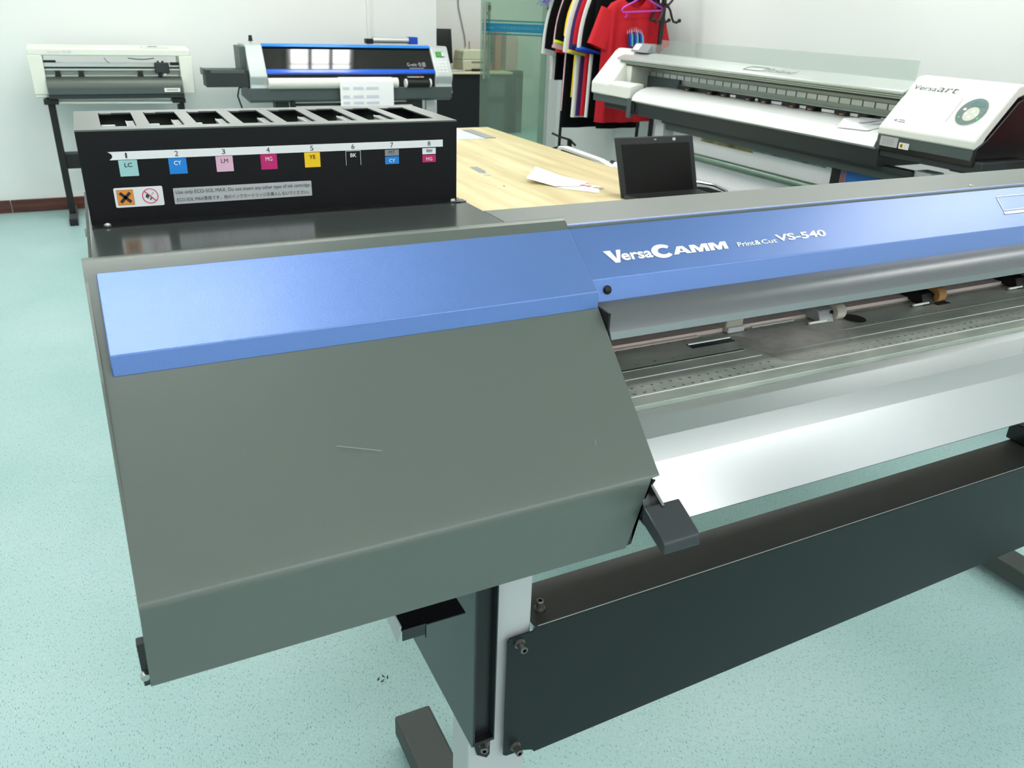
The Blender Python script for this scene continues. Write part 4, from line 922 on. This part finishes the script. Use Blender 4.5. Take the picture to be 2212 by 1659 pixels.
# chairs and bits beyond the table
ch = thing('bench_seat', (2.6, 4.2, 0), 'white framed bench with a long black pad behind the table edge', 'bench')
b = MB(); b.prism([(4.45, .66), (4.42, .70), (4.36, .757), (4.30, .765), (3.90, .755), (3.78, .735), (3.76, .66)], 2.49, 2.53, 'off_white', axis='X') if True else None
b.build('frame', ch, bevel=.006)
b = MB(); b.prism([(4.41, .66), (4.36, .725), (4.30, .745), (3.92, .738), (3.80, .722), (3.78, .66)], 2.478, 2.4885, 'black_fabric', axis='X'); b.build('pad', ch, bevel=.003)
b = MB()
for y in (3.85, 4.35):
    for x in (2.495, 2.86): b.box(x, y, 0, x+.03, y+.03, .68 if x < 2.6 else .63, 'off_white')
b.build('leg', ch, bevel=.002)
t = thing('cardboard_tube', (2.9, 4.2, .6), 'white tube with a black cap lying behind the laptop', 'tube')
b = MB(); b.cyl((2.75, 3.95, .665), (2.75, 4.12, .672), .020, 'paper', 16); b.build('tube', t, smooth=True)
b = MB(); b.cyl((2.75, 4.12, .672), (2.75, 4.16, .674), .022, 'black_plastic', 16); b.build('end_cap', t, smooth=True)
b = MB(); b.box(2.53, 3.8, .63, 2.9, 4.4, .645, 'off_white_low'); b.build('tray', ch)
cs = thing('office_chair', (2.75, 3.0, 0), 'black chair with a curved chrome rim right of the laptop', 'chair')
b = MB(); pts = [(2.68+.16*math.cos(t_)*1.0, 3.05+.16*math.sin(t_), .700+.0*t_) for t_ in [0]]
rim = [(2.60, 3.28, .742), (2.68, 3.25, .738), (2.74, 3.20, .728), (2.765, 3.14, .712), (2.755, 3.08, .69), (2.73, 3.02, .66)]
b.tube(rim, .007, 'chrome', 10); b.build('armrest', cs, smooth=True)
b = MB(); b.prism([(2.50, .50), (2.52, .72), (2.62, .735), (2.70, .725), (2.74, .69), (2.74, .50)], 3.02, 3.20, 'black_fabric', axis='Y'); b.build('backrest', cs, bevel=.02, seg=3)
b = MB(); b.box(2.50, 2.75, .42, 2.92, 3.2, .50, 'black_fabric'); b.build('seat', cs, bevel=.02, seg=3)
b = MB(); b.cyl((2.71, 2.98, .05), (2.71, 2.98, .42), .025, 'chrome'); b.build('column', cs, smooth=True)
b = MB()
for i in range(5):
    an = 2*PI*i/5; b.tube([(2.71, 2.98, .09), (2.71+.26*math.cos(an), 2.98+.26*math.sin(an), .045)], .018, 'black_plastic'); b.ball((2.71+.26*math.cos(an), 2.98+.26*math.sin(an), .025), .025, 'black_plastic')
b.build('base', cs)

# fire extinguisher
fx = thing('fire_extinguisher', (3.62, 6.14, 0), 'red fire extinguisher with a black handle by the foot of the clothes rack', 'fire extinguisher')
b = MB(); n = 20; prof = [(.0001, .0), (.075, .0), (.078, .01), (.078, .34), (.066, .39), (.035, .42), (.028, .44), (.0001, .44)]
b.add([(3.62+q*math.cos(2*PI*j/n), 6.15+q*math.sin(2*PI*j/n), h) for q, h in prof for j in range(n)], [(i*n+j, i*n+(j+1) % n, (i+1)*n+(j+1) % n, (i+1)*n+j) for i in range(len(prof)-1) for j in range(n)], 'red_paint'); b.build('cylinder', fx, smooth=True)
b = MB(); b.tube([(3.66, 6.11, .455), (3.62, 6.15, .50), (3.55, 6.20, .52), (3.50, 6.25, .545)], .009, 'black_plastic'); b.tube([(3.62, 6.15, .44), (3.56, 6.18, .445), (3.49, 6.22, .42)], .009, 'black_plastic'); b.cyl((3.62, 6.15, .43), (3.62, 6.15, .50), .02, 'black_plastic'); b.build('valve_handle', fx, smooth=True)

# ================================================================== CLOTHES RACK
cr = thing('clothes_rack', (3.55, 5.8, 0), 'black metal clothes rack full of shirts in front of the right wall', 'clothes rack')
RX = 3.60
b = MB(); b.tube([(RX, 6.28, 1.775), (RX, 5.12, 1.775)], .012, 'wire_black'); b.build('rail', cr, smooth=True)
for y in (6.25, 5.12):
    b = MB(); b.tube([(RX-.03, y, .05), (RX, y, 1.775)], .0125, 'wire_black', 10); b.build('post', cr, smooth=True)
    b = MB(); b.tube([(RX-.28, y, .03), (RX+.22, y, .03)], .0125, 'wire_black', 10)
    b.build('foot', cr, smooth=True)
b = MB(); b.tube([(RX-.03, 6.25, .12), (RX-.03, 5.12, .12)], .010, 'wire_black'); b.build('lower_bar', cr, smooth=True)
b = MB(); b.tube([(RX-.10, 6.28, 1.50), (RX-.16, 6.28, 1.50)], .008, 'wire_black'); b.ball((RX-.17, 6.28, 1.505), .016, 'wire_black'); b.build('side_hook', cr)

def shirt(y, tipx, k, trim, label, length=.86, width=.235, zs=1.68, sl=.33, trim2=None, body=None, droop=.06, dx=0.30, ruff=1.):
    """short sleeved top hanging sideways on the rail; returns its root"""
    cx = tipx+dx+.03
    t = thing('shirt', (cx, y, zs), label, 'shirt', 'tops on the clothes rack')
    b = MB(); NR = 20; NS = 40
    ph = random.random()*6
    prof = [(.07, 0), (.10, -.012), (.17, -.045), (width-.02, -.10), (width-.015, -.25), (width, -length*.6), (width+.01, -length)]
    def wid(d):
        for (w0, d0), (w1, d1) in zip(prof, prof[1:]):
            if d1 <= -d <= d0: return w0+(w1-w0)*((d0+d)/(d0-d1))
        return prof[-1][0]
    rings = []
    for i in range(NR+1):
        d = length*(i/NR)**1.2; w = wid(d); dep = (.014+.012*(i/NR)); ring_ = []
        for j in range(NS):
            an = 2*PI*j/NS; ca, sa = math.cos(an), math.sin(an)
            fold = ruff*.007*(i/NR)*math.sin(5*an+ph+i*.12)+ruff*.006*math.sin(9*an+ph*2)*(i/NR)
            ring_.append(V((cx+(w+fold*.5)*math.copysign(abs(ca)**.8, ca), y+(dep+fold)*math.copysign(abs(sa)**.8, sa), zs-d)))
        rings.append(ring_)
    vs = [p for r in rings for p in r]
    fs = [(i*NS+j, i*NS+(j+1) % NS, (i+1)*NS+(j+1) % NS, (i+1)*NS+j) for i in range(NR) for j in range(NS)]
    b.add(vs, fs, body or k)
    b.build('body', t, smooth=True, ang=80)
    for s in (-1, 1):
        b = MB(); NQ = 16; rr = []
        p0 = V((cx+s*.175, y, zs-.075)); p1 = V((cx+s*(dx-.045), y-.01, zs-sl))
        for i in range(7):
            f = i/6; c = p0.lerp(p1, f)+V((s*.02*math.sin(PI*f), 0, 0)); ax = (p1-p0).normalized(); pe = V((ax.z, 0, -ax.x))
            w = .085+.012*f; dp = .014+.010*f
            rr.append([c+pe*(w*math.cos(2*PI*j/NQ))+V((0, dp*math.sin(2*PI*j/NQ)*(1+.25*math.sin(3*2*PI*j/NQ+ph)), 0)) for j in range(NQ)])
        b.add([p for r in rr for p in r], [(i*NQ+j, i*NQ+(j+1) % NQ, (i+1)*NQ+(j+1) % NQ, (i+1)*NQ+j) for i in range(6) for j in range(NQ)], k)
        if trim:
            e = rr[-1]; q0 = len(b.v); g = [p+(p1-p0).normalized()*.016 for p in e]; g2 = [p-(p1-p0).normalized()*.001 for p in e]
            cc = sum(e, V((0, 0, 0)))/NQ
            sc = [cc+(p-cc)*1.06 for p in g2]+[cc+(p-cc)*1.06+(p1-p0).normalized()*.018 for p in e]
            b.add(sc, [(j, (j+1) % NQ, NQ+(j+1) % NQ, NQ+j) for j in range(NQ)], trim)
        b.build('sleeve', t, smooth=True, ang=80)
    b = MB(); b.tube([(cx-.17, y, zs-.06), (cx, y, zs+.02), (cx+.17, y, zs-.06)], .005, 'hanger_purple', 6); b.tube([(cx, y, zs+.02), (cx, y, zs+.075), (RX if abs(RX-cx) < .12 else cx, y, zs+.09)], .003, 'steel', 6)
    return t, b
hlabel = {}
specs = [
 (6.24, 3.37, 'white_fabric', None, 'plain white long top, leftmost and farthest on the rack', dict(length=0.70, sl=0.52)),
 (6.15, 3.35, 'black_fabric', None, 'black jacket second from the far end of the rack', dict(length=0.70, sl=0.48)),
 (6.06, 3.40, 'red_satin', None, 'bright red satin top hanging low at the far end of the rack', dict(length=1.00, sl=0.50, body='red_satin', width=.20)),
 (5.98, 3.33, 'pink_fabric', 'pink_fabric', 'pale pink top hanging between the red and black tops', dict(length=0.92, sl=0.45)),
 (5.90, 3.30, 'black_fabric', 'lime_fabric', 'black top with lime green sleeve trim', dict(length=1.04, sl=0.41)),
 (5.82, 3.33, 'yellow_fabric', None, 'yellow top showing as a thin bright strip', dict(length=0.80, sl=0.38)),
 (5.75, 3.33, 'orange_fabric', None, 'orange top next to the yellow one', dict(length=0.87, sl=0.38)),
 (5.245, 3.27, 'black_fabric', None, 'plain black long top directly behind the red T-shirt', dict(length=0.96, sl=0.38, width=.18, dx=.2)),
 (5.66, 3.24, 'cream_fabric', None, 'cream long top with a wide drooping sleeve', dict(length=0.93, sl=0.48)),
 (5.57, 3.235, 'purple_fabric', 'gold_trim', 'dark purple top with a yellow edged cuff', dict(length=0.91, sl=0.46)),
 (5.49, 3.22, 'red_fabric', 'navy_fabric', 'red top with a dark navy cuff', dict(length=0.90, sl=0.42)),
 (5.41, 3.21, 'white_fabric', 'blue_fabric', 'white top with a bright blue cuff', dict(length=0.90, sl=0.44)),
 (5.32, 3.19, 'black_fabric', 'blue_fabric', 'black polo with a blue cuff, nearest on the rack', dict(length=0.89, sl=0.43)),
]
for (y, tx, k, tr, lab, kw) in specs:
    t, hb = shirt(y, tx, k, tr, lab, **kw)
    h = hb.build('hanger', None, smooth=True); tag(h, 'hanger of the ' + ' '.join(lab.split(',')[0].split()[:9]), 'hanger')
# coat stand with red T-shirt
st = thing('coat_stand', (3.63, 5.0, 0), 'dark brown coat stand with curled hooks in front of the rack', 'coat stand')
b = MB(); b.tube([(3.61, 5.0, .03), (3.625, 5.0, 1.9)], .018, 'wire_black', 12); b.build('pole', st, smooth=True)
for s, dy in ((-1, -.03), (1, -.03), (-1, .05), (1, .05)):
    b = MB(); pts = [(3.625, 5.0+dy, 1.56), (3.625+s*.03, 5.0+dy*1.2, 1.52), (3.625+s*.045, 5.0+dy*1.3, 1.48), (3.625+s*.06, 5.0+dy*1.4, 1.452), (3.625+s*.085, 5.0+dy*1.5, 1.447), (3.625+s*.108, 5.0+dy*1.5, 1.460)]
    b.tube(pts, .008, 'wire_black', 8); b.ball(pts[-1], .013, 'wire_black'); 
    b.tube([(3.625, 5.0+dy, 1.54), (3.625+s*.03, 5.0+dy*1.2, 1.575), (3.625+s*.08, 5.0+dy*1.4, 1.64), (3.625+s*.10, 5.0+dy*1.4, 1.69)], .008, 'wire_black', 8); b.build('hook', st, smooth=True)
b = MB()
for i in range(4):
    an = PI/4+PI/2*i; b.tube([(3.61, 5.0, .10), (3.61+.2*math.cos(an), 5.0+.2*math.sin(an), .02)], .014, 'wire_black')
b.build('base', st, smooth=True)
rs = thing('red_shirt', (3.44, 5.10, 1.5), 'red crew neck T-shirt with a blue print hung facing the room', 'shirt')
def front_shirt():
    b = MB(); cx, y, NS, NR = 3.44, 5.10, 64, 26
    half = lambda d: .10+(.17-.10)*min(d/.02, 1) if d < .02 else (.17+(.23-.17)*min((d-.02)/.07, 1) if d < .09 else .225+.02*(d-.09))
    rings = []
    for i in range(NR+1):
        d = .80*(i/NR); w = half(d); r_ = []
        for j in range(NS):
            an = 2*PI*j/NS; ca, sa = math.cos(an), math.sin(an)
            xx = (w)*math.copysign(abs(ca)**.75, ca)
            fold = .014*min(1, d/.25)*math.sin(xx*46+1.0)+.006*math.sin(xx*90+d*5)*min(1, d/.2)
            neck = -.055*max(0, 1-(xx/.09)**2)*(1 if sa < 0 else .45)*max(0, 1-d/.08) if abs(xx) < .09 else 0
            r_.append(V((cx+xx, y+(.035+.02*d)*sa+fold, 1.585-d+neck)))
        rings.append(r_)
    b.add([p for r in rings for p in r], [(i*NS+j, i*NS+(j+1) % NS, (i+1)*NS+(j+1) % NS, (i+1)*NS+j) for i in range(NR) for j in range(NS)], 'red_fabric')
    b.build('body', rs, smooth=True, ang=80)
    for s in (-1, 1):
        b = MB(); NQ = 18; rr = []; p0 = V((cx+s*.175, y, 1.505)); p1 = V((cx+s*.262, y, 1.275)); ax = (p1-p0).normalized(); pe = V((ax.z, 0, -ax.x))
        for i in range(8):
            f = i/7; c = p0.lerp(p1, f)
            rr.append([c+pe*((.085+.0*f)*math.cos(2*PI*j/NQ))+V((0, (.025+.015*f)*math.sin(2*PI*j/NQ)+.006*f*math.sin(4*2*PI*j/NQ), 0)) for j in range(NQ)])
        b.add([p for r in rr for p in r], [(i*NQ+j, i*NQ+(j+1) % NQ, (i+1)*NQ+(j+1) % NQ, (i+1)*NQ+j) for i in range(7) for j in range(NQ)], 'red_fabric'); b.build('sleeve', rs, smooth=True, ang=80)
front_shirt()
b = MB(); b.box(3.375, 5.065, 1.497, 3.410, 5.068, 1.516, 'navy_fabric'); b.box(3.4105, 5.065, 1.499, 3.416, 5.068, 1.514, 'white_fabric'); b.build('neck_label', rs)
# blue brush-stroke print
b = MB(); FR = plane_fn((3.425, 5.018, 1.335), (1, 0, 0), (0, 0, 1))
for i in range(9):
    x = -.058+.0145*i; h = .052+.026*math.sin(PI*(i+.5)/9); lean = -.018+.0*i
    k = ('navy_fabric', 'blue_fabric', 'door_txt')[i % 3]
    b.poly([FR(x-.004, -.045, .012), FR(x+.012, -.045, .012), FR(x+.008+lean*.3, h*.3, .012), FR(x+lean-.004, h, .012), FR(x-.007+lean*.2, h*.25, .012)], k)
    b.poly([FR(x+lean-.002, h*.6, .0128), FR(x+lean+.004, h*.62, .0128), FR(x+lean-.003, h+.004, .0128)], 'pink_fabric')
b.build('chest_print', rs, recalc=False)
b = MB(); y = 4.985
b.tube([(3.44, y, 1.62), (3.44, y, 1.60), (3.29, y, 1.53), (3.275, y, 1.515), (3.285, y, 1.500), (3.33, y, 1.502), (3.60, y, 1.518)], .0055, 'hanger_purple', 8); b.tube([(3.315, y, 1.502), (3.317, y, 1.478), (3.308, y, 1.468), (3.300, y, 1.474)], .004, 'hanger_purple', 8); b.tube([(3.44, y, 1.60), (3.60, y, 1.535), (3.60, y, 1.518)], .0055, 'hanger_purple', 8)
tag(b.build('coat_hanger', smooth=True), 'bright purple plastic hanger in front of the red T-shirt neck', 'hanger')
# purple tinsel at the top of the rack
b = MB()
for i in range(60):
    p = V((3.36+random.uniform(-.035, .05), 6.22, 1.60+random.uniform(-.05, .10))); d = V((random.uniform(-1, 1), random.uniform(-.4, .4), random.uniform(-1, .3))).normalized()*.05
    b.tube([p, p+d*.5+V((0, 0, .01)), p+d], .0035, 'lilac', 5)
tag(b.build('tinsel_garland', smooth=True), 'lilac tinsel garland at the top left of the rack', 'decoration')

# ================================================================== FAR ROOM
dk = thing('reception_desk', (4.4, 10.0, 0), 'black fronted desk with a pale top in the room beyond the glass door', 'desk')
b = MB(); b.box(3.3, 9.8, 0, 4.84, 9.84, .745, 'desk_black'); b.box(3.3, 9.84, 0, 3.34, 10.38, .745, 'desk_black'); b.box(4.80, 9.84, 0, 4.84, 10.38, .745, 'desk_black'); b.build('front_panel', dk)
b = MB(); b.box(3.28, 9.77, .745, 4.86, 10.39, .770, 'desk_top'); b.build('desktop', dk, bevel=.003)
fl = thing('laptop', (3.98, 10.05, .77), 'black laptop open on the far desk beyond the blue printer', 'laptop')
b = MB(); b.add([(3.85, 9.98, .79), (4.13, 9.98, .86), (4.155, 10.10, 1.245), (3.85, 10.10, 1.245), (3.85, 9.99, .79), (4.13, 9.99, .86), (4.155, 10.115, 1.245), (3.85, 10.115, 1.245)], [(0, 1, 2, 3), (4, 7, 6, 5), (0, 4, 5, 1), (1, 5, 6, 2), (2, 6, 7, 3), (3, 7, 4, 0)], 'laptop_screen')
b.build('screen', fl, bevel=.004)
b = MB(); b.prism([(3.85, 9.80), (4.22, 9.80), (4.14, 10.0), (3.85, 10.0)], .7705, .79, 'laptop_silver', axis='Z'); b.build('base', fl, bevel=.003)
dp = thing('desktop_printer', (4.45, 10.0, .77), 'small beige desktop printer on the far desk', 'printer')
b = MB(); b.box(4.22, 9.88, .78, 4.58, 10.2, .90, 'beige_plastic'); b.prism([(4.22, .90), (4.24, 1.0), (4.28, 1.02), (4.60, 1.02), (4.60, .90)], 9.90, 10.2, 'beige_plastic', axis='Y'); b.build('housing', dp, bevel=.012, seg=3)
b = MB(); b.box(4.34, 9.872, .875, 4.58, 9.90, .89, 'beige_dark'); b.box(4.34, 9.84, .775, 4.55, 9.89, .80, 'black_plastic'); b.build('output_tray', dp)
b = MB(); b.cyl((4.36, 10.0, 1.0), (4.355, 10.0, 1.11), .008, 'carton', 8); tag(b.build('pen', smooth=True), 'brown pen standing on the beige desktop printer', 'pen')
pt = thing('potted_cactus', (4.56, 9.97, 1.02), 'tiny plant with yellow flower in a black pot on the far desk', 'plant')
b = MB(); b.cyl((4.555, 9.97, 1.02), (4.555, 9.97, 1.12), .022, 'black_plastic', 14, r2=.028); b.build('pot', pt)
b = MB(); b.ball((4.555, 9.97, 1.14), .026, 'yellow_plastic'); b.build('flower', pt, smooth=True)
b = MB(); b.box(4.72, 10.0, .77, 4.80, 10.2, 1.24, 'carton'); tag(b.build('orange_binder', bevel=.003), 'upright orange brown binder seen through the glass door', 'binder')
b = MB()
for i in range(26):
    an = random.random()*6.28; r = random.uniform(.02, .07); z0 = random.uniform(.82, 1.16)
    p = V((4.665, 10.05, z0)); q = p+V((r*math.cos(an), r*math.sin(an), random.uniform(.0, .06)))
    b.tube([p, p.lerp(q, .5)+V((0, 0, .02)), q], [.006, .012, .002], 'leaf', 6)
b.cyl((4.665, 10.05, .77), (4.665, 10.05, .86), .035, 'carton', 12)
tag(b.build('leafy_plant', smooth=True), 'dark green leafy plant beside the orange binder behind the glass', 'plant')
b = MB(); b.prism([(4.87, .77), (5.04, .77), (5.04, 1.17), (4.87, 1.23)], 10.0, 10.2, 'carton_pink', axis='Y'); tag(b.build('carton_box', bevel=.003), 'pinkish cardboard box behind the glass door', 'box')
b = MB(); b.box(4.865, 9.95, 0, 5.1, 10.3, .769, 'desk_black'); tag(b.build('side_cabinet'), 'dark cabinet under the pinkish box behind the glass', 'cabinet')
b = MB(); b.tube([(4.36, 10.38, 1.75), (4.37, 10.38, 1.5), (4.42, 10.38, 1.30), (4.46, 10.38, 1.15), (4.47, 10.37, 1.03)], .006, 'cable_grey', 8); tag(b.build('wall_cable', smooth=True), 'thin grey cable running down the far wall', 'cable')
b = MB(); b.box(4.30, 10.37, 1.60, 4.42, 10.40, 1.66, 'off_white_low'); tag(b.build('wall_socket', bevel=.004), 'white socket box at the top of the grey wall cable', 'socket')

# ================================================================== LIGHTS
def area(name, loc, sx, sy, power, rot, col=(1, 1, 1)):
    l = bpy.data.lights.new(name, 'AREA'); l.shape = 'RECTANGLE'; l.size = sx; l.size_y = sy; l.energy = power; l.color = col
    o = bpy.data.objects.new(name, l); COL.objects.link(o); o.location = loc; o.rotation_euler = rot; return o
area('window_light', (-.75, YF-.12, 1.6), 1.8, 1.35, 8, (PI/2, 0, 0), (.95, .98, 1))  # added dim fill from behind the viewer, no known window there
area('window_light', (1.55, YF-.12, 1.6), 1.8, 1.35, 8, (PI/2, 0, 0), (.95, .98, 1))
area('room_light', (4.6, 8.7, ZC-.05), .9, .9, 55, (0, 0, 0))
W = bpy.data.worlds.new('world'); S.world = W; W.use_nodes = True
W.node_tree.nodes['Background'].inputs[0].default_value = (.85, .92, 1, 1); W.node_tree.nodes['Background'].inputs[1].default_value = .4

# ================================================================== CAMERA
F_PX = 1743.346
yaw, pit, rol = .473646, .435497, .0360337
cy, sy = math.cos(yaw), math.sin(yaw); cpp, spp = math.cos(pit), math.sin(pit)
f = V((sy*cpp, cy*cpp, -spp)); rt = V((cy, -sy, 0)); up = rt.cross(f)
RT = rt*math.cos(rol)+up*math.sin(rol); UP = up*math.cos(rol)-rt*math.sin(rol)
cam = bpy.data.cameras.new('camera'); co = bpy.data.objects.new('camera', cam); COL.objects.link(co)
Rm = Matrix((RT, UP, -f)).transposed().to_4x4(); co.matrix_world = Matrix.Translation((0, 0, 1.5)) @ Rm
cam.sensor_width = 36; cam.lens = F_PX/2212*36; cam.clip_start = .02
cam.dof.use_dof = True; cam.dof.focus_distance = 1.35; cam.dof.aperture_fstop = 12
S.camera = co
S.view_settings.view_transform = 'Standard'; S.view_settings.look = 'None'; S.view_settings.gamma = 1; S.view_settings.exposure = .24
S.view_settings.use_curve_mapping = False
